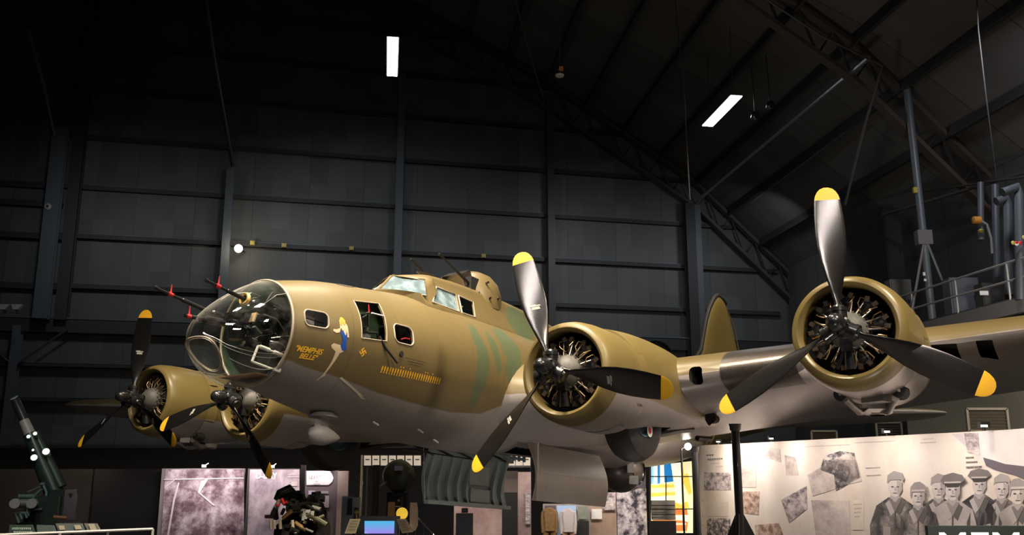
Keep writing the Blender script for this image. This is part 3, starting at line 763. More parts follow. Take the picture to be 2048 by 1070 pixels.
EM = engine_meshes()
def blade_mesh():
    m = MB(); R_ = []
    tab = [(.10, .055, .95, 60), (.20, .060, .95, 58), (.30, .085, .60, 52), (.42, .15, .30, 46), (.60, .235, .16, 40), (.80, .315, .11, 35), (1.0, .36, .085, 31), (1.2, .365, .07, 27.5), (1.4, .345, .055, 25), (1.56, .315, .045, 23), (1.60, .305, .045, 22.6), (1.66, .275, .04, 22), (1.71, .22, .035, 21.6), (1.745, .15, .03, 21.3), (1.764, .06, .03, 21)]
    for (r, ch, tr, beta) in tab:
        b = math.radians(beta); ring = []
        if tr > .9: ch = ch*2
        for k in range(20):
            a = 2*PI*k/20; u = ch*.5*math.cos(a); th = ch*tr*.5*math.sin(a)*(1 if math.sin(a) > 0 else .35 if tr < .5 else 1)*(1+.25*math.cos(a) if tr < .5 else 1)
            # u>0 leading edge (towards +y, forward -x); th>0 cambered front face (-x side)
            ring.append((-u*math.sin(b)-th*math.cos(b), u*math.cos(b)-th*math.sin(b), r))
        R_.append(ring)
    m.loft(R_, cap=True)
    for i in range(len(m.f)):
        if min(m.v[j][2] for j in m.f[i]) > 1.595: m.m[i] = 1
    return m.mesh('blade', [propblk, yellow], 50)
BLM = blade_mesh()
def decal_mesh():
    bm = bmesh.new()
    m = MB(); b = math.radians(33.5); 
    def P(u, r, o=.0225): return (-u*math.sin(b)-o*math.cos(b), u*math.cos(b)-o*math.sin(b), r)
    for (u0, u1, r0, r1) in ((-.07, .05, .86, .90), (-.03, .07, .905, .935), (-.085, -.02, .905, .925)):
        m.add([P(u0, r0), P(u1, r0), P(u1-.01, r1), P(u0+.01, r1)], [(0, 1, 2, 3)])
    return m.mesh('maker_decal', mat('decal_silver', (.36, .35, .33), .5, 0, .4, 60), 0)
DCM = decal_mesh()
def hub_mesh():
    m = MB()
    m.lathe([(-.36, .0), (-.355, .04), (-.33, .075), (-.28, .098), (-.20, .105), (-.13, .105), (-.11, .125), (-.05, .13), (.05, .13), (.12, .10), (.2, .09)], 32, 'x')
    for k in range(3):
        a = 2*PI*k/3; d = Vector((0, -math.sin(a), math.cos(a))); m.tube([d*.05, d*.17, d*.175, d*.22, d*.225, d*.25], [.095, .095, .105, .105, .08, .065], 20)
    for k in range(8):
        a = 2*PI*k/8; m.tube([(-.15, .115*math.sin(a), .115*math.cos(a)), (-.10, .115*math.sin(a), .115*math.cos(a))], .014, 6)
    return m.mesh('hub', black)
HBM = hub_mesh()

def nac_body(cx, y0, z0, inboard):
    tab = ([(4.78, .70, .80, -.70), (5.3, .70, .86, -.66), (6.0, .68, .885, -.55), (6.8, .62, .87, -.48), (7.6, .52, .80, -.38), (8.4, .42, .66, -.25), (9.4, .2, .45, -.1)] if inboard else
           [(5.42, .70, 1.06, -.36), (6.0, .69, 1.10, -.38), (6.8, .62, 1.08, -.28), (7.6, .50, 1.0, -.08), (8.4, .34, .85, .1), (9.2, .18, .68, .25)])
    xs = [t[0] for t in tab]; R_ = []
    n = 34
    for i in range(n):
        x = xs[0]+(xs[-1]-xs[0])*i/(n-1)
        w = herm(x, xs, [t[1] for t in tab]); a = herm(x, xs, [t[2] for t in tab]); b = herm(x, xs, [t[3] for t in tab])
        R_.append([(x, y0+w*math.sin(t), (a+b)/2+(a-b)/2*math.cos(t)) for t in [2*PI*k/56 for k in range(56)]])
    m = MB(); m.loft(R_, cap=True); return m
def cowl_mesh(hx, y0, z0, tilt=0):
    m = MB()
    prof = [(.95, .57), (.70, .575), (.50, .56), (.40, .548), (.355, .565), (.335, .60), (.345, .64), (.39, .675), (.50, .705), (.70, .725), (.95, .73), (1.20, .725), (1.34, .715), (1.34, .69), (1.1, .70), (.95, .57)]
    m.lathe([(hx+a, b) for a, b in prof], 72, 'x', (0, y0, z0))
    return m
def make_engine(y0, hx, z0, phase, inboard, label):
    s = 1 if y0 > 0 else -1
    thr = (-.22 if inboard else .02)
    pm = camo('cowl_paint_inboard' if inboard else 'cowl_paint_outboard', thr=(thr, 0), front=hx+.62, gry=(.33, .30, .28) if inboard else (.46, .43, .41), gmetal=0 if inboard else .75, base=(.186, .137, .045), rough=.42 if inboard else .34)
    npm = camo('nacelle_paint_inboard' if inboard else 'nacelle_paint_outboard', thr=(thr, 0), gry=(.31, .28, .265) if inboard else (.44, .41, .39), gmetal=0 if inboard else .6, base=(.186, .137, .045))
    nb = nac_body(hx, y0, z0, inboard).build('nacelle', npm, bomber, 50); tag(nb, label)
    if inboard:
        m = MB(); m.lathe([(-.26, .80), (.26, .80)], 48, 'y', (5.96, y0, -.20), cap=True); m.box((6.0, y0, -.9), (1.2, .50, .6)); 
        m = MB(); m.box((6.02, y0, -.75), (1.66, .52, .75)); c = m.build('cutter', [npm, darkin], bomber, 0); c.data.polygons.foreach_set('material_index', [1]*len(c.data.polygons))
        nb.data.materials.append(darkin); bake_diff(nb, [c])
    cz = z0+.03
    cw = cowl_mesh(hx, y0, cz).build('cowling', pm, bomber, 40)
    for k in range(12):      # cowl flaps
        a = 2*PI*(k+.5)/12
        m = MB(); ring = []
        for (dx, rr) in ((1.28, .722), (1.50, .735)):
            ring.append([(hx+dx, y0+rr*math.sin(a+t), cz+rr*math.cos(a+t)) for t in [(-.235+.0587*i) for i in range(9)]])
        ring2 = [[(p[0], y0+(p[1]-y0)*.985, cz+(p[2]-cz)*.985) for p in r] for r in ring]
        m.loft([ring[0]+ring2[0][::-1], ring[1]+ring2[1][::-1]], cap=True); m.build('cowl_flap', npm, cw, 30)
    en = put('engine', EM['crankcase'], bomber); en.location = (hx+.22, y0, cz)
    for k in range(9):
        r = Matrix.Rotation(2*PI*k/9, 4, 'X')
        for nm in ('cylinder', 'pushrod_tubes', 'ignition_lead'): put(nm.replace('tubes', 'tube'), EM[nm], en, r)
    put('governor_housing', EM['governor_housing'], en); put('engine_baffle', EM['engine_baffle'], en)
    pr = put('propeller', HBM, bomber); pr.location = (hx, y0, z0)
    for k in range(3):
        # blade angle measured from up towards port (-y)
        r = Matrix.Rotation(phase+2*PI*k/3, 4, 'X')
        put('blade', BLM, pr, r)
        if not (not inboard and y0 < 0): put('maker_decal', DCM, pr, r)
    if not inboard:
        m = MB()
        for dy in (-.36, .36):
            m = MB(); m.lathe([(0, .02), (.0, .085), (.18, .10)], 18, 'x', (hx+1.30, y0+dy, z0-.60)); m.build('exhaust_outlet', darkin, nb)
        m = MB(); m.lathe([(-.86, .10), (-.83, .20), (-.72, .22), (-.64, .20)], 24, 'z', (hx+1.95, y0+.05, z0+.05)); m.tube([(hx+1.3, y0-.3, z0-.68), (hx+1.6, y0-.15, z0-.80), (hx+1.9, y0, z0-.74)], .06, 12); m.tube([(hx+1.3, y0+.3, z0-.66), (hx+1.6, y0+.2, z0-.80), (hx+1.9, y0+.1, z0-.74)], .05, 12)
        m.box((hx+1.55, y0, z0-.74), (.35, .22, .12), Matrix.Rotation(.4, 3, 'Z')); m.box((hx+1.2, y0-.1, z0-.70), (.2, .3, .10), Matrix.Rotation(-.3, 3, 'Z'))
        m.build('turbocharger', mat('turbo_metal', (.38, .34, .32), .35, .75, .35, 12), nb)
    return nb
PH = {'P2': -.295, 'P1': -.016, 'S3': .306, 'S4': .030}
make_engine(-3.125, 3.5, 0, PH['P2'], True, 'port inner nacelle beside the fuselage')
make_engine(-6.702, 4.143, .324, PH['P1'], False, 'port outer nacelle nearest the camera')
make_engine(3.125, 3.5, 0, PH['S3'], True, 'starboard inner nacelle half hidden by the nose')
make_engine(6.702, 4.143, .324, PH['S4'], False, 'starboard outer nacelle, farthest')
# main wheels, part retracted
for s in (-1, 1):
    m = MB(); cx, cy, cz = 5.98, s*3.125, -.30
    m.lathe([(-.20, .34), (-.235, .42), (-.24, .55), (-.20, .65), (-.10, .705), (0, .715), (.10, .705), (.20, .65), (.24, .55), (.235, .42), (.20, .34)], 64, 'y', (cx, cy, cz))
    ty = m.build('main_wheel', rubber, bomber)
    m = MB(); m.lathe([(-.15, .0), (-.16, .10), (-.12, .14), (-.14, .28), (-.21, .335), (-.21, .345), (.2, .345)], 40, 'y', (cx, cy, cz)); m.build('wheel_hub', mat('hub_blue', (.12, .24, .28), .4), ty)
    m = MB(); m.lathe([(-.235, .0), (-.235, .05)], 20, 'y', (cx+.12, cy+(0 if s < 0 else .46), cz-.24)); m.build('hub_marking', redp, ty)
    m = MB(); m.lathe([(-.232, .05), (-.232, .10)], 20, 'y', (cx+.12, cy+(0 if s < 0 else .46), cz-.24)); m.build('hub_marking', whitep, ty)
    m = MB(); m.tube([(6.6, cy-.12, -.55), (7.5, cy-.12, -.38), (8.1, cy-.12, -.30)], .05, 10); m.tube([(6.7, cy+.15, -.55), (7.6, cy+.15, -.42)], .04, 10); m.build('gear_strut', gunmetal, ty)
# oval outlet and landing lamp on the near wing
m = MB()
R_ = [[(8.15+.16*s*math.cos(a), -3.50-.03*s, -.12+.12*s*math.sin(a)) for a in [2*PI*k/24 for k in range(24)]] for s in (1, .02)]
m.loft(R_, cap=False); 
m.lathe([(0, .10), (.25, .07)], 20, 'x', (8.0, -3.62, -.13), cap=True); m.build('oval_outlet', darkin, bomber)

# ================================================================== THE HALL
WA = math.atan2(.2265, .974); D0 = 44.0
e1 = Vector((math.cos(WA), math.sin(WA), 0)); nW = Vector((-math.sin(WA), math.cos(WA), 0)); e2 = Vector((-.1357, .9907, 0)).normalized()
def wl(a, z, off=0): return e1*a+nW*(D0-off)+Vector((0, 0, z))
def wpx(u, v, off=0):
    r = ray(u, v); P = Vector((0, 0, CZ))+r*((D0-off)/r.dot(nW)); return P
RZ = Matrix.Rotation(WA, 3, 'Z'); RE2 = Matrix.Rotation(math.atan2(e2.y, e2.x)-PI/2, 3, 'Z')
def panel_mat(name, col, cw, ch, tint=.16, rough=.55, axis=0):
    m, t, b = nt(name); vec, o = objxyz(t)
    cb = N(t, 'ShaderNodeCombineXYZ')
    t.links.new(mth(t, 'FLOOR', mth(t, 'DIVIDE', o[axis], cw)), cb.inputs[0]); t.links.new(mth(t, 'FLOOR', mth(t, 'DIVIDE', o[2], ch)), cb.inputs[2])
    wn = N(t, 'ShaderNodeTexWhiteNoise'); t.links.new(cb.outputs[0], wn.inputs['Vector'])
    f = mth(t, 'ADD', mth(t, 'MULTIPLY', wn.outputs['Value'], .7), mth(t, 'MULTIPLY', noise(t, vec, .5, 4), .3))
    c = mixc(t, f, tuple(q*(1-tint) for q in col), tuple(q*(1+tint) for q in col))
    fr = mth(t, 'FRACT', mth(t, 'DIVIDE', o[axis], cw*3)); seam = mth(t, 'LESS_THAN', fr, .012)
    c = mixc(t, mth(t, 'MULTIPLY', seam, .7), c, tuple(q*.25 for q in col))
    t.links.new(c, b.inputs['Base Color']); b.inputs['Roughness'].default_value = rough
    MATS[name] = m; return m
STEELB = mat('structural_blue_grey', (.07, .085, .10), .5, .1, .15, 3)
STEELD = mat('structural_dark', (.018, .018, .020), .6, 0, .2, 3)
STEELM = mat('structural_mid', (.045, .043, .042), .55, 0, .2, 3)
TR = [0]
def struct(name, mb, mt, smooth=30): o = mb.build(name, mt, None, smooth); tag(o, kind='structure'); return o
def trim(mb, mt):
    TR[0] += 1; return struct('trim_%d' % TR[0], mb, mt)
m = MB(); m.box((0, 0, -.05), (90, 110, .1)); struct('floor', m, mat('dark_carpet', (.05, .045, .045), .8, 0, .2, .5))
# end wall, in its own axes so the panels follow it
ROOF = [(-40, 46), (1.08, 28.4), (12.04, 23.2), (20.29, 18.2), (25.6, 13.4)]
m = MB(); poly = [(-40, 0), (26.5, 0), (26.5, 13.2)]+ROOF[::-1][1:]
m.prism(poly, lambda a, b: (a, D0+.02, b), lambda a, b: (a, D0+.3, b)); bw = struct('wall_back', m, panel_mat('cladding_blue_grey', (.070, .073, .074), .88, 2.36, .26))
bw.rotation_euler = (0, 0, WA)
m = MB()
R0 = [wl(a, z, 0) for a, z in ROOF]; m.loft([[p for p in R0]+[p+Vector((0, 0, .2)) for p in R0][::-1], [p-e2*46 for p in R0]+[p-e2*46+Vector((0, 0, .2)) for p in R0][::-1]], cap=True)
struct('ceiling', m, panel_mat('roof_liner', (.105, .10, .095), 1.4, 40, .2, .8, 1))
rw0 = Vector((14.9, 47.2, 0))
m = MB(); m.box((0, 0, 6.7), (.3, 50, 13.4)); o = struct('wall_right', m, panel_mat('right_cladding', (.055, .055, .055), 1.2, 3, .15, .6, 1)); o.location = rw0-e2*24+Vector((.3, 0, 0)); o.rotation_euler = (0, 0, math.atan2(e2.y, e2.x)-PI/2)
# girts
for z in (25.0, 22.7, 20.4, 18.03, 15.58, 13.25, 10.92):
    amax = interp(-z, [(-28.4, 1), (-23.2, 12), (-18.2, 20.2), (-13.4, 25.4)])-.4; a0 = -11.2
    m = MB(); m.box(wl((a0+amax)/2, z, .13), (amax-a0, .26, .20), RZ); trim(m, STEELD)
    m = MB(); m.box(wl((a0+amax)/2, z+.13, .10), (amax-a0, .22, .03), RZ); trim(m, STEELB)
for z, h, mt in ((9.05, .55, STEELD), (9.42, .08, STEELB), (7.32, .14, STEELD), (5.80, .14, STEELD), (3.86, .10, STEELM), (7.42, .03, STEELB), (5.9, .03, STEELB)):
    m = MB(); m.box(wl(2, z, .25), (47, .3, h), RZ); trim(m, mt)
for (v1, v2) in ((368, 10), (405, 16), (470, 12), (571, 10)):
    p = wpx(20, v1, .15); m = MB(); m.box(p+e1*-6.0, (16.4, .3, .26), RZ); trim(m, STEELD)
# columns
def column(a, z0, z1, w=.34, mt=STEELB, off=.45):
    m = MB(); c = wl(a, (z0+z1)/2, off); h = z1-z0
    m.box(c-nW*.22, (w, .03, h), RZ); m.box(c+nW*.22, (w, .03, h), RZ); m.box(c, (.03, .44, h), RZ); return trim(m, mt)
column(-11.25, 9.3, 18.2, .62, STEELB, .8); column(-10.5, 9.3, 30, .5, STEELD, .5)
column(-12.2, 3.5, 9.0, .34, STEELB); column(-3.7, 9.3, 16.8, .36); column(4.35, 9.3, 22.5, .36); column(12.15, 3.5, 22, .36, STEELM); column(20.25, 3.5, 16.6, .34, STEELB); column(19.75, 3.5, 16.6, .5, STEELD, .6)
for s, a in ((-1, -12.2), (1, -12.2)):
    m = MB(); m.tube([wl(a+s*.1, 7.3, .5), wl(a+s*2.0, 8.9, .5)], .05, 6); trim(m, STEELM)
# roof frames: chords and web
def truss(ofs, dep=1.5, mt=STEELM):
    pts = [wl(a, z-1.75, .2)-e2*ofs for a, z in ROOF]; top = [wl(a, z-.35, .2)-e2*ofs for a, z in ROOF]
    for P in (pts, top):
        for p, q in zip(P, P[1:]):
            m = MB(); d = q-p; c = (p+q)/2; r = d.to_track_quat('X', 'Z').to_matrix(); m.box(c, (d.length, .34, .16), r); trim(m, mt)
    for k in range(1, 4):
        p0, p1, t0, t1 = pts[k], pts[k+1], top[k], top[k+1]; n = max(3, int((p1-p0).length/1.6))
        m = MB()
        for i in range(n):
            a = p0.lerp(p1, i/n); b = t0.lerp(t1, (i+.5)/n); c = p0.lerp(p1, (i+1)/n); m.tube([a, b, c], .05, 5)
        trim(m, STEELD)
truss(.3); truss(17.2, mt=mat('frame_brown', (.075, .055, .045), .6, 0, .2, 2))
# purlins
cum = []
for (a0, z0), (a1, z1) in zip(ROOF[1:], ROOF[2:]):
    L = math.hypot(a1-a0, z1-z0); n = max(1, round(L/2.35))
    for i in range(n): cum.append((a0+(a1-a0)*i/n, z0+(z1-z0)*i/n))
for i in range(1, 7): cum.append((1.08-2.2*i, 28.4+.943*i))
for a, z in cum:
    p = wl(a, z-.30, .3); q = p-e2*44; m = MB(); r = (q-p).to_track_quat('X', 'Z').to_matrix(); m.box((p+q)/2, ((q-p).length, .10, .34), r); trim(m, STEELD)
    m = MB(); m.box((p+q)/2+Vector((0, 0, -.19)), ((q-p).length, .16, .02), r); trim(m, STEELM)
def pipe(name, pts, r, mt, label, cat, group=None, n=8):
    m = MB(); m.tube(pts, r, n); o = m.build(name, mt, None); tag(o, label, cat, group); return o
p = at(1404, 393, 45.5)
pipe('roof_pipe', [p, p-e2*6, p-e2*16.8], .09, mat('bright_pipe', (.40, .42, .46), .28, .8), 'long bright metal pipe running under the right hand roof slope', 'pipe')
pipe('roof_pipe', [at(1502, 405, 44), at(1820, 168, 30)], .05, STEELB, 'thin blue-grey pipe below the bright pipe, ending at the roof post', 'pipe')
# hanging rods and cables
hr = mat('rod_grey', (.035, .035, .038), .6)
pipe('brace_rod', [at(410, -10, 30), at(430, 130, 31), at(466, 335, 32)], .07, mat('rod_brown', (.055, .045, .04), .6), 'brown hanging brace rod above the bright wall lamp', 'rod')
pipe('brace_rod', [at(55, 60, 30), at(85, 170, 31), at(106, 268, 33)], .09, mat('rod_brown', (.06, .05, .04)), 'faint brace rod in the top left corner of the hall', 'rod')
pipe('hanging_cable', [at(1349, -10, 28), at(1366, 150, 28), at(1380, 400, 28)], .022, hr, 'hanging cable crossing left of the slanted ceiling light', 'cable')
pipe('hanging_cable', [at(1028, -10, 30), at(1060, 110, 31), at(1086, 195, 33)], .025, hr, 'slanted cable left of the hanging detector', 'cable')
pipe('hanging_cable', [at(1945, -160, 24), at(1957, 60, 24), at(1973, 200, 24), at(1992, 350, 25)], .02, hr, 'hanging cable at far right above the catwalk', 'cable')
pipe('brace_rod', [at(1765, 130, 28.5), at(1730, 250, 29.5), at(1690, 410, 31)], .05, STEELM, 'dark slanted brace left of the tall roof post', 'rod')
pipe('brace_rod', [at(1520, -10, 24), at(1640, 70, 25.5), at(1765, 132, 27)], .03, STEELM, 'thin brace rod near the top of the right hand roof beam', 'rod')
t = empty('smoke_detector', at(1119, 150, 26)); tag(t, 'white detector hanging on a cable under the roof', 'detector')
m = MB(); m.tube([(0, 0, 0), (.01, 0, 1.0), (.02, 0, 3.2)], .016, 6); m.build('cable', hr, t)
m = MB(); m.lathe([(-.08, .02), (-.05, .12), (0, .14), (.04, .06)], 16, 'z', cap=True); m.build('sensor_body', mat('detector_white', (.6, .58, .54), .5), t)
m = MB(); m.box((.05, 0, .20), (.13, .1, .13)); m.build('sensor_box', mat('detector_orange', (.55, .22, .04), .5), t)
# ceiling lights
def led(u, v, Y, L, W, label):
    t = empty('ceiling_light', at(u, v, Y), math.atan2(e2.y, e2.x)-PI/2); tag(t, label, 'light', 'long ceiling lights')
    m = MB(); m.box((0, 0, .06), (W+.06, L+.08, .10)); m.build('housing', STEELM, t, 0)
    m = MB()
    for k in (-1, 1): m.box((k*W*.26, 0, -.005), (W*.44, L, .03))
    for i, k in enumerate((-1, 1)):
        m = MB(); m.box((k*W*.26, 0, -.005), (W*.44, L, .03)); m.build('led_strip', mat('led_white', (.9, .9, .9), .5, emis=(.86, .93, 1.0), es=14), t, 0)
    for s in (-1, 1):
        m = MB(); m.tube([(0, s*L*.4, .1), (0, s*L*.4, 3)], .012, 5); m.build('suspension_wire', hr, t)
led(785, 115, 36, 3.8, .46, 'bright long ceiling light hanging above the bomber nose, left one'); led(1443, 223, 34, 3.2, .46, 'bright slanted ceiling light under the right roof slope')
# round fan on the end wall and the dark lamps by the slanted light
t = empty('wall_fan', wpx(1312, 718, .5), WA); tag(t, 'dark round fan on the end wall, just above the inner nacelle', 'fan')
m = MB(); m.lathe([(-.10, .86), (-.16, .92), (0, .96), (.2, .92), (.2, .0)], 36, 'y'); m.build('fan_housing', mat('fan_dark', (.012, .014, .016), .6), t)
m = MB()
for k in range(5): m.lathe([(-.14, .15+.17*k), (-.12, .16+.17*k)], 36, 'y')
m.box((0, -.13, 0), (1.8, .02, .03)); m.box((0, -.13, 0), (.03, .02, 1.8)); m.build('fan_grille', STEELD, t)
for u, v, lab in ((1510, 232, 'dark round spotlight just right of the slanted ceiling light'), (1540, 211, 'second dark spotlight further right of the slanted ceiling light')):
    t = empty('ceiling_spotlight', at(u, v, 32)); tag(t, lab, 'spotlight')
    m = MB(); m.tube([(0, 0, .05), (.03, .1, .9), (.05, .3, 2.2)], .02, 6); m.build('hanger', STEELD, t)
    m = MB(); m.lathe([(-.12, .13), (-.10, .16), (.12, .14), (.18, .05)], 18, 'y', cap=True); m.build('lamp_housing', black, t)
# wall lamp and small boxes
p = wpx(477, 497, 1.0)
t = empty('wall_lamp', p); tag(t, 'round glowing wall lamp beside the column behind the bomber nose', 'lamp')
m = MB(); m.lathe([(-.19*math.cos(PI*k/10), .19*math.sin(PI*k/10)) for k in range(11)], 20, 'y'); m.build('lamp_glass', mat('warm_bulb', (.9, .85, .7), .4, emis=(1, .86, .62), es=12), t)
m = MB(); m.tube([(0, .15, 0), (0, .9, .05)], .04, 8); m.build('bracket', black, t)
l = bpy.data.lights.new('wall_lamp_light', 'POINT'); l.energy = 60; l.color = (1, .85, .6); l.shadow_soft_size = .2; o = bpy.data.objects.new('wall_lamp_light', l); COL.objects.link(o); o.location = p+Vector((.1, -.35, 0)); o.parent = t; o.matrix_parent_inverse = Matrix.Translation(-p); 
YB = mat('box_yellow', (.42, .34, .06), .5)
for i, (u, v, lab) in enumerate(((505, 486, 'small yellow box just right of the glowing wall lamp'), (568, 491, 'second small yellow box right of the wall lamp'), (703, 497, 'small yellow box above the nose, left of the middle column'), (967, 512, 'small yellow box behind the top turret guns'))):
    m = MB(); m.box(wpx(u, v, .32), (.22, .12, .2), RZ); m.box(wpx(u, v, .40), (.14, .06, .13), RZ); tag(m.build('junction_box', YB, None, 0), lab, 'box', 'yellow boxes on the wall rail')
t = empty('bracket_lamp', wpx(95, 413, 1.1)); tag(t, 'small round lamp fixed to the far left column', 'lamp')
m = MB(); m.lathe([(-.05, .06), (-.06, .10), (0, .16), (.05, .16), (.06, .10)], 20, 'y', cap=False); m.build('lamp_ring', mat('ring_grey', (.35, .36, .38), .4), t)
m = MB(); m.tube([(0, 0, 0), (-.1, .5, -.15)], .04, 6); m.build('bracket', black, t)
for u, lab in ((8, 'grey floodlight at far left, outer one'), (33, 'grey floodlight at far left, inner one')):
    t = empty('floodlight', at(u, 614, 38)); tag(t, lab, 'floodlight', 'floodlights on the left wall beam')
    m = MB(); m.loft([[(-.24, 0, .12), (.24, 0, .12), (.24, .15, .12), (-.24, .15, .12)], [(-.10, -.1, -.12), (.10, -.1, -.12), (.10, .15, -.12), (-.10, .15, -.12)]], cap=True); m.build('lamp_shade', mat('flood_grey', (.30, .31, .33), .4), t, 20)
    m = MB(); m.box((.05, .05, -.22), (.12, .1, .12)); m.build('lamp_base', STEELM, t, 0)

# ------------------------------------------------------------------ catwalk on the right
def cwl(y, dx=0): return Vector((13.6+.137*(30-y)+dx, y, 0))
RC = RE2
t = empty('catwalk', (0, 0, 0)); tag(t, 'steel catwalk with pipe railing along the right wall', 'catwalk')
CM = mat('catwalk_grey', (.16, .15, .15), .5, .1)
def along(y0, y1, z, dx, sx, sz, name, mt, par=None):
    p = cwl(y0, dx)+Vector((0, 0, z)); q = cwl(y1, dx)+Vector((0, 0, z)); m = MB(); m.box((p+q)/2, (sx, (q-p).length, sz), RC); return m.build(name, mt, par, 0)
along(14, 32.5, 7.45, 0, .16, .42, 'deck_edge_beam', CM, t); along(14, 32.5, 7.68, 1.6, 3.2, .06, 'deck_plate', STEELM, t); along(14, 32.5, 7.12, .05, .12, .06, 'lower_flange', mat('catwalk_light', (.26, .24, .24), .5), t)
for z in (8.75, 8.22):
    m = MB(); m.tube([cwl(32.5)+Vector((0, 0, z)), cwl(14)+Vector((0, 0, z))], .035, 8); m.build('rail', mat('rail_grey', (.30, .29, .29), .4, .3), t)
for y in (32.4, 30.3, 27.9, 25.5, 23.1, 20.7):
    m = MB(); m.tube([cwl(y)+Vector((0, 0, 7.6)), cwl(y)+Vector((0, 0, 8.75))], .035, 8); m.build('rail_post', mat('rail_grey', (.3, .29, .29)), t)
t = empty('roof_post', at(1866, 648, 30.3)); tag(t, 'tall grey round post from the catwalk up to the roof beam', 'post')
t_post = t; pt = at(1812, 160, 30.3)-at(1866, 648, 30.3)
m = MB(); m.tube([(0, 0, 0), tuple(pt)], .13, 14); m.build('shaft', mat('post_grey', (.12, .14, .16), .45, .2), t)
m = MB()
for s in (-1, 1): m.tube([pt*.34+Vector((0, -.1, 0)), (s*.75, -.1, .3)], .045, 6)
m.build('post_brace', CM, t)
m = MB(); m.box(pt*.34, (.5, .3, .5)); m.build('bracket_plate', CM, t, 0)
m = MB(); m.box(pt*.53+Vector((-.16, -.1, 0)), (.13, .12, .2)); m.build('yellow_clip', YB, t, 0)
LG = mat('cabinet_grey', (.09, .10, .12), .5, .1)
for (u, v, Y, w, h, lab, mt) in ((1932, 592, 29, .95, 1.25, 'blue-grey electrical cabinet behind the catwalk railing', LG), (1985, 600, 27.5, .5, 1.1, 'narrow dark cabinet right of the blue-grey cabinet', STEELM), (2028, 590, 26.5, .6, 1.2, 'dark cabinet at the right end of the catwalk', STEELM), (1805, 600, 33.5, .8, 1.6, 'light grey cabinet behind the outer cowling', mat('cab_light', (.16, .155, .15), .5)), (1790, 500, 36, .7, 3.6, 'tall black duct rising behind the outer cowling', STEELD)):
    t = empty('cabinet', at(u, v, Y)); tag(t, lab, 'cabinet')
    m = MB(); m.box((0, .3, 0), (w, .5, h)); m.build('cabinet_body', mt, t, 0)
    m = MB(); m.box((0, .03, 0), (w*.88, .03, h*.9)); m.build('cabinet_door', mt, t, 0)
    m = MB(); m.box((w*.30, 0, -.05), (.04, .04, .14)); m.build('handle', gunmetal, t, 0)
cabs = {o['label'][:8]: o for o in COL.objects if o.name.startswith('cabinet') and o.get('label')}
m = MB(); m.box(at(1968, 586, 27.2)-cabs['narrow d'].location, (.26, .02, .13)); m.build('notice', mat('notice_white', (.7, .7, .68), .5), cabs['narrow d'], 0)
m = MB(); m.box(at(2018, 560, 26.2)-cabs['dark cab'].location, (.2, .02, .12)); m.build('notice', mat('notice_white', (.7, .7, .68)), cabs['dark cab'], 0)
for (u, v, h) in ((1848, 548, .12), (1850, 560, .08)):  # tiny lights by the post, drawn as plain white boxes
    m = MB(); m.box(at(u, v, 30.15)-t_post.location, (.08, .04, h)); m.build('tiny_light', mat('notice_white', (.7, .7, .68)), t_post, 0)
PB = mat('pipe_blue_grey', (.075, .085, .10), .45, .2)
pipe('service_pipe', [at(1961, 365, 28), at(1962, 480, 28)], .10, PB, 'short vertical pipe above the orange valve', 'pipe', n=12)
pipe('service_pipe', [at(1990, 370, 28), at(1995, 600, 28)], .12, PB, 'tall vertical pipe right of the orange valve', 'pipe', n=12)
pipe('service_pipe', [at(1992, 403, 26), at(2012, 396, 26), at(2016, 410, 26), at(2018, 590, 26)], .13, PB, 'bent pipe turning down beside the right edge', 'pipe', n=12)
pipe('service_pipe', [at(2005, 385, 25), at(2035, 374, 25), at(2038, 390, 25), at(2042, 600, 25)], .13, PB, 'bent pipe nearest the right edge', 'pipe', n=12)
t = empty('orange_valve', at(1954, 440, 27.8)); tag(t, 'orange valve with a curved hose on the right wall pipe', 'valve')
m = MB(); m.lathe([(-.14, .05), (-.12, .12), (.1, .12), (.14, .05)], 14, 'x', cap=True); m.build('valve_body', mat('valve_orange', (.5, .22, .03), .5), t)
m = MB(); m.tube([(.1, 0, 0), (.3, 0, -.15), (.38, 0, -.6), (.36, 0, -1.1)], .04, 8); m.build('hose', mat('hose_grey', (.2, .2, .2), .5), t)
m = MB(); m.lathe([(-.06, .03), (0, .10), (.06, .03)], 12, 'z', (.08, 0, -.35), cap=True); m.build('gauge', YB, t)
t = empty('red_valve', at(2036, 482, 24.8)); tag(t, 'cluster of red and yellow valve handles near the right edge', 'valve')
for k in range(5):
    m = MB(); m.lathe([(-.02, .03), (0, .06), (.02, .03)], 10, 'y', (random.uniform(-.25, .2), 0, random.uniform(-.12, .12)), cap=True); m.build('valve_handle', (redp, YB, whitep)[k % 3], t)
pipe('conduit', [at(1765, 430, 34.5), at(2048, 345, 28.5)], .06, STEELM, 'long conduit along the top of the right wall', 'conduit')
pipe('conduit', [at(1835, 385, 34), at(2060, 352, 27)], .04, STEELM, 'thin conduit just above the catwalk pipes', 'conduit')
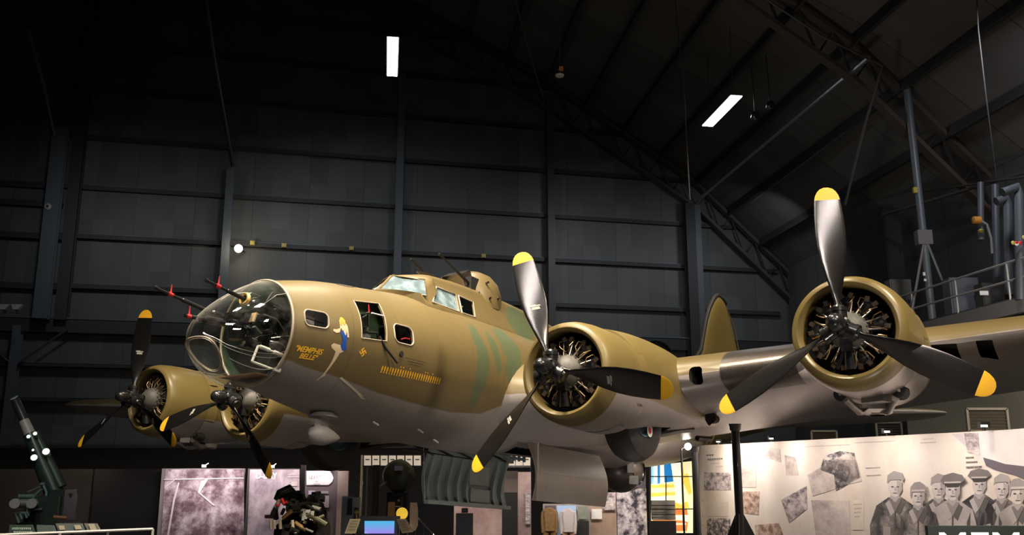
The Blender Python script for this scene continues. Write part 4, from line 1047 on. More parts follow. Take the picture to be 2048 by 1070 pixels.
# pale wall below the catwalk with vents
lw = cwl(24, .75); BE = mat('beige_wall', (.22, .205, .17), .7, 0, .08, .8)
m = MB(); m.box((0, 0, 3.55), (.2, 17, 7.1)); o = struct('wall_under_catwalk', m, BE, 0); o.location = lw; o.rotation_euler = (0, 0, math.atan2(e2.y, e2.x)-PI/2)
for (u, v, w, h, lab) in ((1975, 840, 1.0, .55, 'brown louvred vent on the beige wall under the wing'), (1826, 815, 1.0, .4, 'dark vent between wing and tailplane'), (1778, 862, .9, .6, 'dark vent above the photo wall'), (1648, 872, .9, .35, 'small dark vent right of the black stand')):
    Y = 23 if u > 1900 else 33
    t = empty('wall_vent', at(u, v, Y), 0); tag(t, lab, 'vent')
    m = MB(); m.box((0, 0, h/2), (w, .08, .06)); m.box((0, 0, -h/2), (w, .08, .06)); m.box((w/2, 0, 0), (.06, .08, h)); m.box((-w/2, 0, 0), (.06, .08, h)); m.build('vent_frame', mat('vent_frame', (.16, .14, .11), .6), t, 0)
    m = MB()
    for k in range(7): m.box((0, .02, -h/2+h*(k+.5)/7), (w*.95, .06, .02), Matrix.Rotation(.5, 3, 'X'))
    m.build('louvres', mat('vent_brown', (.05, .035, .02), .6), t, 0)

# ================================================================== EXHIBITS
def grunge(name, cols, scale=3.0, rough=.6, stretch=(1, 1, 1), contrast=(.35, .65), det=8, bands=0):
    """printed collage: blurred grey-brown photographic print"""
    if name in MATS: return MATS[name]
    m, t, b = nt(name); vec, o = objxyz(t)
    mp = N(t, 'ShaderNodeMapping'); mp.inputs['Scale'].default_value = stretch; t.links.new(vec, mp.inputs[0])
    n1 = noise(t, mp.outputs[0], scale, det, .68)
    if bands:
        v = N(t, 'ShaderNodeTexVoronoi', i_Scale=bands); t.links.new(mp.outputs[0], v.inputs['Vector']); n1 = mth(t, 'ADD', mth(t, 'MULTIPLY', n1, .6), mth(t, 'MULTIPLY', v.outputs['Distance'], .5))
    cr = N(t, 'ShaderNodeValToRGB'); t.links.new(n1, cr.inputs[0]); e = cr.color_ramp.elements
    e[0].position, e[1].position = contrast; e[0].color = (*cols[0], 1); e[1].color = (*cols[-1], 1)
    for i, c in enumerate(cols[1:-1]):
        k = e.new(contrast[0]+(contrast[1]-contrast[0])*(i+1)/(len(cols)-1)); k.color = (*c, 1)
    t.links.new(cr.outputs[0], b.inputs['Base Color']); b.inputs['Roughness'].default_value = rough; MATS[name] = m; return m

# --- long photo wall on the right: runs from (ax, ay) to (bx, by)
Z_M = 3.56
ML = Vector((4.62, 23.0, 0)); MR = Vector((6.25, 8.6, 0)); md = (MR-ML).normalized(); mn = Vector((-md.y, md.x, 0)); mn = -mn if mn.dot(Vector((0, -1, 0)))+mn.dot(Vector((-1, 0, 0))) < 0 else mn
def mhit(u, v, off=0):
    r = ray(u, v); C = Vector((0, 0, CZ)); P0 = ML+mn*off; k = (P0-C).dot(mn)/r.dot(mn); return C+r*k
mur = empty('photo_wall', ML); tag(mur, 'long cream exhibit wall printed with a collage of wartime photographs', 'exhibit wall')
def mw(u, v, off): return mhit(u, v, off)-ML
L_ = (MR-ML).length; m = MB(); c = (MR-ML)/2-mn*.10+Vector((0, 0, Z_M/2)); rm = md.to_track_quat('X', 'Z').to_matrix(); m.box(c, (L_, .2, Z_M), rm)
m.build('wall_panel', grunge('mural_paper', [(.62, .50, .41), (.74, .66, .58), (.80, .75, .70)], .55, .55, (1, 1, 1), (.3, .7), 5), mur, 0)
def print_(name, px, mt, off=.006, par=None):
    m = MB(); a = [mw(u, v, off) for u, v in px]; bk = [p-mn*.004 for p in a]; n = len(px)
    m.add(a+bk, [tuple(range(n)), tuple(range(n, 2*n))[::-1]]+[(i, (i+1) % n, (i+1) % n+n, i+n) for i in range(n)]); return m.build(name, mt, par or mur, 0)
GP = grunge('print_grey', [(.10, .08, .09), (.40, .34, .34), (.66, .58, .55)], 9, .6, (1, .4, 1), (.38, .62))
GP2 = grunge('print_contrast', [(.03, .025, .03), (.22, .19, .20), (.70, .63, .58)], 11, .6, (1, .4, 1), (.42, .60))
GP3 = grunge('print_soft', [(.36, .30, .29), (.58, .50, .46), (.70, .62, .56)], 4, .6, (1, .4, 1), (.35, .65))
GP4 = grunge('print_brown', [(.20, .11, .08), (.48, .34, .27), (.66, .53, .44)], 10, .6, (1, .4, 1), (.38, .62))
for px, mt in (([(1408, 945), (1462, 945), (1462, 980), (1408, 980)], GP), ([(1478, 910), (1512, 910), (1512, 975), (1478, 975)], GP3), ([(1525, 892), (1560, 898), (1562, 925), (1528, 915)], GP3),
    ([(1478, 983), (1519, 983), (1517, 1030), (1478, 1025)], GP4), ([(1414, 1036), (1460, 1037), (1462, 1075), (1414, 1075)], GP2), ([(1569, 910), (1590, 915), (1597, 951), (1572, 951)], GP3),
    ([(1562, 1000), (1580, 990), (1613, 972), (1614, 1018), (1578, 1046)], GP), ([(1615, 950), (1632, 940), (1668, 918), (1700, 905), (1712, 920), (1724, 962), (1690, 970), (1650, 985), (1625, 992)], GP3), ([(1648, 912), (1680, 902), (1708, 906), (1720, 955), (1690, 972), (1672, 982), (1668, 950), (1640, 940)], GP2),
    ([(1622, 1000), (1698, 1002), (1700, 1075), (1632, 1075)], GP3), ([(1510, 1050), (1558, 1046), (1568, 1075), (1512, 1075)], GP4), ([(1416, 1004), (1456, 1004), (1456, 1033), (1416, 1033)], mat('print_caption_block', (.66, .56, .50), .6)),
    ([(1705, 1000), (1727, 1000), (1727, 1060), (1705, 1060)], mat('print_cream', (.74, .66, .54), .6))): print_('printed_photo', px, mt)
INK = mat('print_ink', (.20, .17, .17), .6); INKL = mat('print_ink_light', (.50, .43, .42), .6)
for (u0, v0, u1, w, mt) in ((1413, 909, 1428, 3, INK), (1415, 917, 1446, 3.5, INK), (1422, 926, 1440, 2, INKL), (1432, 932, 1447, 2, INKL), (1404, 1000, 1408, 2, INKL), (1404, 1030, 1407, 2, INKL), (1404, 1050, 1408, 2, INKL), (1707, 1008, 1725, 2.5, INKL), (1708, 1016, 1724, 2.5, INKL), (1708, 1024, 1722, 2.5, INKL), (1709, 1032, 1720, 2.5, INKL), (1610, 893, 1700, 1.2, INKL), (1710, 885, 1790, 1.2, INKL), (1730, 935, 1760, 1.6, INKL), (1732, 950, 1762, 1.6, INKL), (1840, 885, 1872, 1.3, INKL), (1845, 878, 1868, 1.0, INKL), (1931, 914, 1948, 3, INK), (1932, 923, 1955, 3, INK), (1932, 933, 1964, 3.5, INK)):
    k = max(2, int((u1-u0)/4)); 
    for i in range(k):
        a = u0+(u1-u0)*i/k; b = a+(u1-u0)/k*.72; q = -(a-u0)*.05
        print_('printed_line', [(a, v0+q), (b, v0+q), (b, v0+w+q), (a, v0+w+q)], mt, .009)
# printed bomber nose at the right end of the wall
print_('printed_aircraft', [(1903, 868), (2070, 855), (2070, 965), (2030, 948), (1990, 938), (1972, 930), (1945, 905)], grunge('print_hull', [(.45, .40, .42), (.72, .67, .66)], .8, .6, (1, 1, 1), (.3, .6), 3), .007)
print_('printed_aircraft_belly', [(1966, 915), (1985, 920), (2010, 928), (2070, 935), (2070, 968), (2030, 950), (1990, 940), (1972, 932)], mat('print_dark_belly', (.12, .10, .12), .6), .010)
print_('printed_ladder', [(1928, 866), (1956, 866), (1960, 912), (1935, 905)], GP, .010)
# printed crew, seven figures, flat on the wall
def skl(c): return mat('print_%02d' % int(c*100), (c, c*.90, c*.87), .6, 0, .15, 5)
def crew(cx, hv, hw, cap, jacket, body, z):
    """cx head centre px, hv head top px, hw head width px"""
    hw *= 1.13
    f = lambda pts, c, o, nm: print_(nm, [(cx+a*hw, hv+b*hw) for a, b in pts], skl(c) if isinstance(c, float) else c, o, fig)
    fig = print_('printed_crewman', [(cx+a*hw, hv+b*hw) for a, b in body], jacket, .010+z)
    el = lambda x, y, rx, ry, n=14: [(x+rx*math.cos(2*PI*k/n), y+ry*math.sin(2*PI*k/n)) for k in range(n)]
    f([(-.22, 1.0), (.22, 1.0), (.30, 1.55), (-.30, 1.55)], .42, .012+z, 'printed_neck')
    f(el(0, .78, .37, .52), .60, .014+z, 'printed_face'); f([(.10, .40), (.36, .5), (.37, .95), (.2, 1.25), (.12, 1.0)], .38, .016+z, 'printed_cheek_shade')
    for s in (-1, 1): f(el(s*.15, .74, .075, .035, 8), .08, .018+z, 'printed_eye')
    f([(-.03, .76), (.04, .76), (.07, .96), (-.04, .96)], .40, .018+z, 'printed_nose'); f(el(0, 1.07, .13, .03, 8), .22, .018+z, 'printed_mouth')
    if cap == 'peak':
        f([(-.62, .30), (-.45, .02), (0, -.12), (.48, .0), (.62, .25), (.42, .42), (-.40, .45)], .17, .020+z, 'printed_cap'); f([(-.42, .42), (.40, .40), (.30, .58), (-.30, .60)], .05, .022+z, 'printed_peak'); f([(-.42, .34), (.42, .32), (.42, .40), (-.42, .43)], .50, .022+z, 'printed_cap_band')
    elif cap == 'helmet':
        f([(-.44, .70), (-.42, .25), (-.2, .0), (.1, -.05), (.38, .15), (.47, .6), (.40, .62), (.32, .45), (-.30, .48), (-.38, .9)], .30, .020+z, 'printed_cap'); f([(-.34, .40), (.36, .38), (.36, .5), (-.34, .52)], .52, .022+z, 'printed_cap_band')
    else:
        f([(-.44, .55), (-.40, .12), (-.05, -.12), (.35, .0), (.48, .30), (.42, .52), (.3, .35), (-.28, .38)], .34, .020+z, 'printed_cap')
    f([(-.32, 1.42), (0, 2.1), (.34, 1.40), (.20, 1.34), (0, 1.62), (-.2, 1.36)], .20 if cap != 'peak' else .28, .016+z, 'printed_collar')
    f([(-.03, 1.9), (.04, 1.9), (.04, 4.0), (-.05, 4.0)], .10, .014+z, 'printed_zip')
    f([(-.30, 1.45), (-.52, 1.62), (-.22, 2.3), (-.02, 2.1)], .46, .013+z, 'printed_lapel'); f([(.30, 1.45), (.52, 1.62), (.26, 2.3), (.04, 2.1)], .12, .013+z, 'printed_lapel')
    f([(-.95, 1.85), (-.80, 2.2), (-.86, 3.2), (-1.02, 4.1), (-1.08, 4.1), (-.95, 3.0)], .09, .013+z, 'printed_sleeve_fold'); f([(.90, 1.9), (.72, 2.4), (.78, 3.3), (.92, 4.1), (.99, 4.1), (.88, 3.0)], .09, .013+z, 'printed_sleeve_fold')
    if jacket is not JL:
        for s in (-1, 1): f([(s*.25, 2.9), (s*.62, 2.85), (s*.64, 3.35), (s*.26, 3.4)], .40, .013+z, 'printed_pocket')
    return fig
JD = grunge('print_jacket_dark', [(.03, .027, .03), (.10, .09, .095), (.34, .30, .29)], 5, .6, (1, .5, .8), (.40, .70)); JM = grunge('print_jacket_mid', [(.05, .045, .045), (.22, .19, .18), (.46, .40, .38)], 4, .6, (1, .5, .8), (.38, .66)); JL = grunge('print_jacket_light', [(.32, .28, .27), (.55, .49, .46)], 3, .6, (1, .5, .8), (.35, .65))
B0 = [(-.35, 1.3), (-1.0, 1.75), (-1.25, 2.6), (-1.3, 4.2), (1.3, 4.2), (1.2, 2.5), (1.0, 1.75), (.35, 1.3)]
BT = [(-.35, 1.3), (-1.0, 1.75), (-1.35, 2.8), (-1.3, 3.9), (-1.0, 4.4), (-.9, 6), (.9, 6), (1.2, 2.5), (1.0, 1.75), (.35, 1.3)]
crew(1877, 951, 32, 'soft', JM, B0, 0); crew(1958, 941, 33, 'peak', JD, B0, 0); crew(2003, 951, 32, 'soft', JM, B0, .0)
crew(1790, 946, 33, 'soft', JM, BT, 0); crew(1836, 965, 32, 'helmet', JM, BT, .020); crew(1905, 950, 35, 'peak', JL, B0, .020); crew(2035, 958, 35, 'helmet', JL, B0, .020)
# board with big white letters standing in front of the photo wall
P0 = at(1855, 1052, 9.0); sg = empty('title_board', P0); tag(sg, 'dark green title board with large white letters at the bottom right', 'sign')
m = MB(); m.box((.93, .03, -.55), (1.86, .06, 1.1)); m.build('board', mat('sign_green', (.012, .018, .012), .5), sg, 0)
m = MB(); m.tube([(.3, .1, -.6), (.3, .1, -P0.z)], .03, 8); m.build('board_post', black, sg)
m = MB(); m.tube([(1.5, .1, -.6), (1.5, .1, -P0.z)], .03, 8); m.build('board_post', black, sg)
LT = mat('sign_white', (.85, .87, .87), .4)
lp = at(1877, 1064, 9.0)-P0
lettering('sign_lettering', 'MEMPHIS', .33, LT, sg, lambda a, b: lp+Vector((a, -.006, b-.24)), .012, 0, 1.12, 1.58)
lettering('sign_lettering', 'BELLE', .33, LT, sg, lambda a, b: lp+Vector((a, -.006, b-.60)), .012, 0, 1.12, 1.1)
area((P0.x+.6, 7.9, P0.z+.5), (P0.x+.6, 9, P0.z-.3), 5, .6, .1, (1, .95, .9), 120)
# lamps along the top of the photo wall
for (u, v, lab) in ((1437, 882, 'small black spotlight on top of the photo wall, beside the black stand'), (1543, 877, 'small black spotlight right of the black stand'), (1774, 866, 'bright spotlight fitting near the middle of the photo wall top'), (1968, 861, 'small spotlight on the photo wall right of the vent')):
    r_ = mhit(u, v, .1); t = empty('wall_spotlight', (r_.x, r_.y, Z_M)); tag(t, lab, 'spotlight', 'spotlights on the photo wall')
    m = MB(); m.box((0, 0, .07), (.12, .10, .07)); m.tube([(0, 0, 0), (0, 0, .06)], .02, 6); m.build('lamp_housing', black, t, 0)
    m = MB(); m.box((-.02, -.055, .055), (.08, .01, .025)); m.build('lamp_lens', mat('lamp_lens', (.9, .9, .9), .3, emis=(1, .93, .85), es=3 if u != 1774 else 6), t, 0)
# light that washes the photo wall
for (q, pw) in ((.05, 19), (.17, 18), (.29, 17), (.41, 16), (.53, 15), (.65, 13), (.77, 12), (.89, 11)):
    p = ML.lerp(MR, q)+mn*.75+Vector((0, 0, Z_M+.15)); area(p, ML.lerp(MR, q)+Vector((0, 0, 2.6)), pw, 1.0, .15, (1, .88, .80), 150)
    p = ML.lerp(MR, q)+mn*1.5+Vector((0, 0, Z_M+.9)); area(p, ML.lerp(MR, q)+Vector((0, 0, 2.7)), pw, 1.2, .2, (1, .88, .78), 130)

# --- black stand under the near wing
def stand(base, H, label, fr=.95):
    t = empty('support_stand', base); tag(t, label, 'stand')
    m = MB(); m.tube([(0, 0, 0), (0, 0, H)], .072, 16); m.build('post', black, t)
    m = MB(); m.lathe([(H-.12, .09), (H-.02, .11), (H, .12)], 16, 'z', cap=True); m.build('jack_head', black, t)
    for k in range(3):
        a = 2*PI*k/3+.2; d = Vector((math.cos(a), math.sin(a), 0)); s = d.cross(Vector((0, 0, 1)))*.012
        m = MB(); pr = [Vector((0, 0, 2.45 if fr > .5 else 2.0)), d*fr+Vector((0, 0, .05)), d*fr, Vector((0, 0, 0))]; m.add([p+s for p in pr]+[p-s for p in pr], [(0, 1, 2, 3), (7, 6, 5, 4), (0, 4, 5, 1), (1, 5, 6, 2), (2, 6, 7, 3), (3, 7, 4, 0)]); m.build('gusset_fin', black, t, 0)
    m = MB(); m.lathe([(0, fr+.05), (.04, fr+.05)], 24, 'z', cap=True); m.build('base_plate', black, t)
    return t
wp = air(8.7, -3.95, -.06); r_ = at(1470, 850, wp.y); stand((r_.x, wp.y, 0), r_.z+.02, 'black post with triangular fins holding up the near wing', 1.25)

# ------------------------------------------------------------------ exhibits seen under the bomber
def quad(name, px, Y, mt, par, d=.03, base=None):
    """flat printed sheet or panel with thickness d, standing at depth Y"""
    base = base or Vector(); m = MB(); a = [at(u, v, Y)-base for u, v in px]; n = len(px); b = [p+Vector((0, d, 0)) for p in a]
    m.add(a+b, [tuple(range(n)), tuple(range(n, 2*n))[::-1]]+[(i, (i+1) % n, (i+1) % n+n, i+n) for i in range(n)]); return m.build(name, mt, par, 0)
m = MB(); m.box((-3, 37, 1.88), (52, .3, 3.76)); struct('wall_rear', m, mat('partition_black', (.014, .012, .011), .8), 0)
m = MB(); m.box((-3, 36.8, 3.72), (52, .16, .10)); trim(m, mat('partition_edge', (.04, .035, .03), .6))
def board(u0, v0, u1, Y, mt, label, cat='panel', th=.12, v1=None):
    p = at((u0+u1)/2, v0, Y); t = empty({'panel': 'exhibit_board', 'photo panel': 'photo_board', 'divider': 'divider_column', 'post': 'display_column'}.get(cat, cat.replace(' ', '_')), (p.x, Y, 0)); tag(t, label, cat)
    x0 = at(u0, v0, Y).x-p.x; x1 = at(u1, v0, Y).x-p.x; z0 = at(u0, v1, Y).z if v1 else 0
    m = MB(); m.box(((x0+x1)/2, th/2, (p.z+z0)/2), (x1-x0, th, p.z-z0)); m.build('board', mt, t, 0)
    return t, p
def onb(t, name, px, Y, mt): return quad(name, px, Y, mt, t, .004, Vector(t.location))
BRN = mat('panel_brown', (.085, .068, .055), .7, 0, .1, .6)
board(-40, 938, 90, 31, BRN, 'brown wall panel behind the artillery gun, left piece'); board(92, 938, 186, 31.2, BRN, 'brown wall panel behind the artillery gun, right piece')
t, p = board(190, 938, 322, 29.5, mat('recess_black', (.010, .009, .009), .8), 'tall black panel between the brown panels and the aerial photo', th=.4)
AER = grunge('aerial_photo', [(.05, .025, .035), (.20, .13, .15), (.50, .42, .45), (.85, .80, .82)], 1.5, .6, (1, 1, 1), (.36, .68), 12)
t, p = board(324, 937, 490, 29, mat('panel_edge_grey', (.30, .27, .27), .5), 'large pinkish aerial photograph panel at the left of the exhibits', 'photo panel')
onb(t, 'aerial_photo', [(331, 939), (488, 939), (488, 1075), (322, 1075)], 28.97, AER)
for k, px in enumerate(([(328, 958), (488, 955), (488, 957), (328, 960)], [(328, 975), (352, 956), (354, 957), (330, 977)], [(402, 962), (418, 956), (400, 985), (396, 985)], [(396, 985), (400, 985), (430, 1010), (427, 1012)], [(356, 965), (359, 965), (350, 1000), (338, 1070), (334, 1070), (346, 1000)])): onb(t, 'photo_road', px, 28.95, mat('road_pale', (.80, .70, .70), .6))
DD = grunge('dday_photo', [(.13, .10, .12), (.36, .30, .34), (.62, .54, .56)], 1.6, .6, (1, 1, .7), (.32, .66), 8)
t, p = board(496, 937, 600, 28.6, mat('panel_edge_dark', (.06, .05, .05), .6), 'grey invasion panel with white D-DAY lettering', 'photo panel')
onb(t, 'panel_photo', [(500, 939), (599, 939), (599, 1075), (494, 1075)], 28.57, DD)
for px in ([(576, 948), (598, 948), (598, 949.5), (576, 949.5)], [(576, 953), (598, 953), (598, 954.5), (576, 954.5)], [(583, 963), (594, 963), (594, 972), (583, 972)]): onb(t, 'caption', px, 28.55, mat('caption_pale', (.62, .56, .54), .6))
q0 = at(512, 957, 28.55)-t.location
lettering('panel_lettering', 'D-DAY', .25, mat('letter_white', (.92, .92, .92), .4), t, lambda a, b: q0+Vector((a*.82, -.01, b)), .006)
t, p = board(602, 930, 611, 28, mat('post_dark', (.02, .016, .015), .6), 'thin black divider post between the two grey panels', 'divider')
t, p = board(612, 941, 676, 28.4, mat('panel_plum', (.15, .12, .13), .6), 'plum grey panel with a rounded white heading sheet and small photographs', 'photo panel')
q1 = [(613, 942), (660, 942), (664, 948), (667, 956), (664, 964), (657, 970), (613, 970)]
onb(t, 'heading_sheet', q1, 28.37, mat('sheet_white', (.85, .83, .84), .5)); 
for px in ([(618, 952), (619.5, 952), (619, 956), (617.5, 956)], [(623, 950), (625, 950), (624.5, 957), (622, 957)], [(628, 951), (630, 951), (629.5, 957), (627.5, 957)], [(632, 951), (634, 951), (636, 956), (634, 957)], [(638, 950), (641, 950), (641, 953), (638, 953)], [(643, 950), (649, 950), (649, 951), (643, 951)], [(630, 962), (636, 962), (636, 963), (630, 963)], [(627, 967), (641, 967), (641, 968), (627, 968)]): onb(t, 'faint_stroke', px, 28.35, mat('letter_grey', (.5, .46, .48), .5))
for px, c in (([(617, 981), (630, 981), (630, 994), (617, 994)], 'sheet_lilac'), ([(632, 982), (657, 982), (657, 987), (632, 987)], 'sheet_grey'), ([(632, 991), (658, 991), (658, 1015), (632, 1015)], 'sheet_photo'), ([(617, 998), (630, 998), (630, 1003), (617, 1003)], 'sheet_grey'), ([(640, 1022), (656, 1022), (656, 1036), (640, 1036)], 'sheet_grey')):
    onb(t, 'small_photo', px, 28.36, mat(c, {'sheet_lilac': (.55, .50, .68), 'sheet_grey': (.42, .36, .38), 'sheet_photo': (.50, .42, .42)}[c], .6, 0, .3, 6))
t, p = board(676, 942, 697, 28.2, mat('panel_pink', (.42, .32, .30), .6), 'narrow pinkish panel edge right of the plum panel', 'panel')
# wash lights over those panels
for u in (345, 400, 455, 515, 565, 640):
    p = at(u, 937, 27.9); area((p.x, 27.9, 3.25), (p.x, 28.8, 1.8), 17 if u < 480 else 11, .8, .12, (1, .86, .86), 150)
for (u, v, lab) in ((408, 932, 'tiny white spotlight above the aerial photograph'), (545, 933, 'tiny white spotlight above the D-DAY panel'), (662, 938, 'tiny white spotlight above the plum grey panel')):
    m = MB(); m.box(at(u, v, 28.3), (.10, .12, .08)); m.tube([at(u, v, 28.3), at(u, v, 28.3)+Vector((0, .4, .08))], .015, 6); tag(m.build('panel_spotlight', mat('lamp_dull', (.5, .5, .5), .4, emis=(1, .95, .9), es=1.5), None, 0), lab, 'spotlight', 'spotlights over the left panels')

# --- artillery gun on the left
G0 = at(95, 1068, 22); G0.z = 0
gun_ = empty('artillery_gun', G0); tag(gun_, 'dark green artillery gun with its barrel raised to the upper left', 'gun')
GR = mat('gun_green', (.028, .042, .034), .32, .25, .3, 6); GRL = mat('gun_green_worn', (.12, .19, .17), .4, .3, .3, 8)
def gp(u, v, Y=22): return at(u, v, Y)-G0
m = MB(); m.tube([gp(30, 797), gp(31, 801), gp(49, 842), gp(50, 843)], [.075, .10, .105, .105], 18); m.build('barrel_muzzle', mat('barrel_dark', (.03, .03, .03), .4, .4), gun_)
m = MB(); m.lathe([(0, .05), (.02, .095), (.03, .05)], 18, 'z'); o = m.build('muzzle_ring', mat('ring_bright', (.55, .60, .60), .35, .4), gun_); o.location = gp(30, 797)+Vector((0, -.02, 0)); o.rotation_euler = (.55, -.38, 0)
m = MB(); m.tube([gp(48, 841), gp(60, 868)], [.115, .13], 18); m.build('barrel_sleeve', mat('sleeve_grey', (.30, .27, .24), .45), gun_)
m = MB(); m.tube([gp(60, 868), gp(84, 925), gp(118, 1005)], [.15, .19, .22], 18); m.build('barrel', GR, gun_)
m = MB(); m.tube([gp(70, 865), gp(122, 975)], [.10, .14], 14); m.tube([gp(58, 874), gp(66, 905), gp(100, 990)], [.06, .09, .12], 12); m.build('recoil_cylinder', GR, gun_)
for (u, v, r) in ((70, 867, .045), (57, 873, .045), (92, 903, .08), (68, 915, .075), (66, 900, .03)):
    m = MB(); m.tube([gp(u, v, 21.75), gp(u+2, v+5, 21.9)], r, 14); m.build('cylinder_cap', mat('cap_bright', (.34, .39, .38), .3, .4), gun_)
m = MB(); m.tube([gp(86, 968, 21.6), gp(93, 985, 21.6), gp(90, 1003, 21.6)], .03, 8); m.tube([gp(84, 978, 21.6), gp(72, 988, 21.6), gp(66, 1001, 21.6)], .03, 8); m.tube([gp(84, 972, 21.6), gp(55, 984, 21.6)], .018, 8); m.tube([gp(85, 965, 21.6), gp(85, 970, 21.6)], .06, 10); m.build('sight_arm', GRL, gun_)
m = MB(); m.tube([gp(40, 993, 21.6), gp(66, 993, 21.6)], .05, 10)
for u in (38, 46, 58, 66): m.tube([gp(u, 988, 21.6), gp(u, 1000, 21.6)], .025, 8)
m.build('sight_tube', GRL, gun_)
m = MB(); m.tube([gp(28, 1007, 21.4), gp(110, 1005, 21.8)], .10, 14); m.build('equilibrator', mat('cyl_grey', (.10, .095, .09), .45), gun_)
for u in (29, 63):
    m = MB(); m.tube([gp(u, 1007, 21.2), gp(u+2, 1007, 21.5)], .11, 18); m.build('end_cap', mat('cap_grey', (.22, .21, .20), .45), gun_)
m = MB(); m.box(gp(74, 1028), (.35, .5, .42)); m.box(gp(112, 1030), (.5, .9, .9)); m.box(gp(125, 1005), (.35, .6, .6)); m.tube([gp(135, 985), gp(105, 1060)], .12, 10); m.build('cradle', GR, gun_, 20)
m = MB(); m.tube([gp(62, 1020, 21.5), gp(84, 1018, 21.5)], .02, 6)
for (u, v) in ((30, 1030), (40, 1032), (50, 1030), (34, 1040), (54, 1018), (54, 1026)): m.tube([gp(u, v-6, 21.4), gp(u+4, v+6, 21.4)], .03, 8)
m.tube([gp(26, 1026, 21.4), gp(60, 1026, 21.4)], .03, 8); m.build('hand_wheel_gear', GRL, gun_)
m = MB(); m.tube([gp(108, 1034, 21.2), gp(134, 1036, 21.2)], .04, 8); m.build('wooden_handle', mat('wood_brown', (.16, .07, .03), .5), gun_)
m = MB()
for s_ in (-1, 1): m.tube([gp(85+s_*20, 1045), Vector((s_*1.5, .6*s_, .15))], [.15, .12], 10)
m.box(Vector((0, 0, .9)), (1.1, .8, 1.8)); m.build('carriage', GR, gun_, 20)
for s_ in (-1, 1):
    m = MB(); m.lathe([(-.13, .3), (-.15, .55), (0, .6), (.15, .55), (.13, .3)], 32, 'x', (s_*1.25, .2, .6)); m.build('wheel', rubber, gun_)
# signs and railing before the gun
RY = 16.0
for px, u_, lab, kind in (([(19, 1050), (64, 1050), (70, 1069), (17, 1069)], 40, 'dark green label board with pale lettering before the gun', 0), ([(73, 1050), (107, 1051), (112, 1064), (75, 1067)], 92, 'grey-green label board right of the lettered one', 1), ([(111, 1047), (163, 1047), (170, 1062), (117, 1064)], 140, 'grey label board with two pale pictures', 2), ([(168, 1047), (193, 1047), (200, 1060), (175, 1061)], 182, 'small cream label board, rightmost on the railing', 3)):
    b = at(u_, 1058, RY-.2); t = empty('label_board', b); tag(t, lab, 'sign')
    quad('board', px, RY-.2, mat('board_green_%d' % kind, ((.045, .07, .06), (.10, .13, .125), (.13, .15, .15), (.20, .20, .18))[kind], .5), t, .03, b)
    m = MB(); m.tube([(0, .1, 0), (0, .1, -b.z)], .03, 8); m.build('board_post', black, t)
    if kind == 0:
        for row, (v0, u0, u1) in enumerate(((1055, 24, 60), (1062, 27, 63))):
            u = u0
            while u < u1:
                w_ = random.uniform(1.6, 3.2); hh = random.uniform(3.6, 5.0)
                quad('pale_stroke', [(u, v0), (u+w_, v0+random.uniform(-.6, .6)), (u+w_*.8, v0+hh), (u+.2, v0+hh)], RY-.23, mat('letter_mint', (.36, .48, .42), .5), t, .003, b); u += w_+.8
    if kind >= 2:
        for pp in (([(117, 1051), (128, 1051), (130, 1059), (119, 1060)], [(148, 1050), (160, 1050), (164, 1058), (151, 1059)]) if kind == 2 else ([(177, 1048), (188, 1048), (193, 1059), (181, 1060)],)): quad('board_picture', pp, RY-.22, mat('picture_cream', (.50, .44, .34), .6, 0, .2, 9), t, .004, b)
t = empty('railing', at(150, 1062, 14.6)); tag(t, 'thin white metal railing in the bottom left corner', 'railing'); bt_ = Vector(t.location)
m = MB(); m.tube([at(-30, 1071, 14.2)-bt_, at(306, 1058, 15.2)-bt_], .022, 8); m.build('top_rail', mat('rail_white', (.50, .48, .47), .35, .3), t)
for u, v, Y in ((12, 1070, 14.3), (120, 1065, 14.6), (216, 1061, 14.95), (306, 1058, 15.2)):
    p = at(u, v, Y); m = MB(); m.tube([p-bt_, Vector((p.x, p.y, 0))-bt_], .022, 8); m.build('rail_post', mat('rail_white', (.5, .48, .47)), t)

# --- display engine
E0 = at(590, 1068, 17); E0.z = 0
de = empty('display_engine', E0); tag(de, 'dark radial aircraft engine on a display stand with red and white hoses', 'engine')
def ep(u, v, Y=17): return at(u, v, Y)-E0
OIL = mat('oily_black', (.020, .020, .017), .28, .5, .5, 14); OLV = mat('oily_olive', (.09, .085, .05), .35, .5, .5, 10)
c = ep(618, 1068)
m = MB(); m.lathe([(-.6, .15), (-.45, .30), (-.1, .36), (.2, .33), (.35, .2)], 24, 'x', tuple(c), cap=True); m.build('engine_case', OIL, de)
cyl = MB(); cyl.tube([(0, 0, .25), (0, 0, .62)], .085, 12)
for k in range(9): cyl.lathe([(.30+k*.03, .085), (.30+k*.03, .115), (.31+k*.03, .115), (.31+k*.03, .085)], 14, 'z')
cyl.box((0, 0, .66), (.2, .18, .1)); cyl.box((0, .06, .73), (.08, .06, .06)); cyl.box((0, -.06, .73), (.08, .06, .06)); CY = cyl.mesh('engine_cylinder', OIL)
for row in (0, 1):
    for k in range(9):
        o = put('engine_cylinder', CY, de, Matrix.Translation(c+Vector((-.22+row*.32, 0, 0))) @ Matrix.Rotation(2*PI*(k+.5*row)/9, 4, 'X'))
m = MB(); m.tube([ep(552, 1000, 16.6), ep(560, 988, 16.6), ep(578, 980, 16.7), ep(592, 990, 16.8)], [.05, .09, .10, .05], 12); m.tube([ep(566, 1003, 16.5), ep(590, 1012, 16.6), ep(615, 1008, 16.7), ep(640, 1013, 16.6)], .05, 10); m.lathe([(-.1, .05), (-.06, .17), (.06, .17), (.1, .05)], 20, 'x', tuple(ep(575, 992)), cap=True)
m.build('accessory_case', OIL, de)
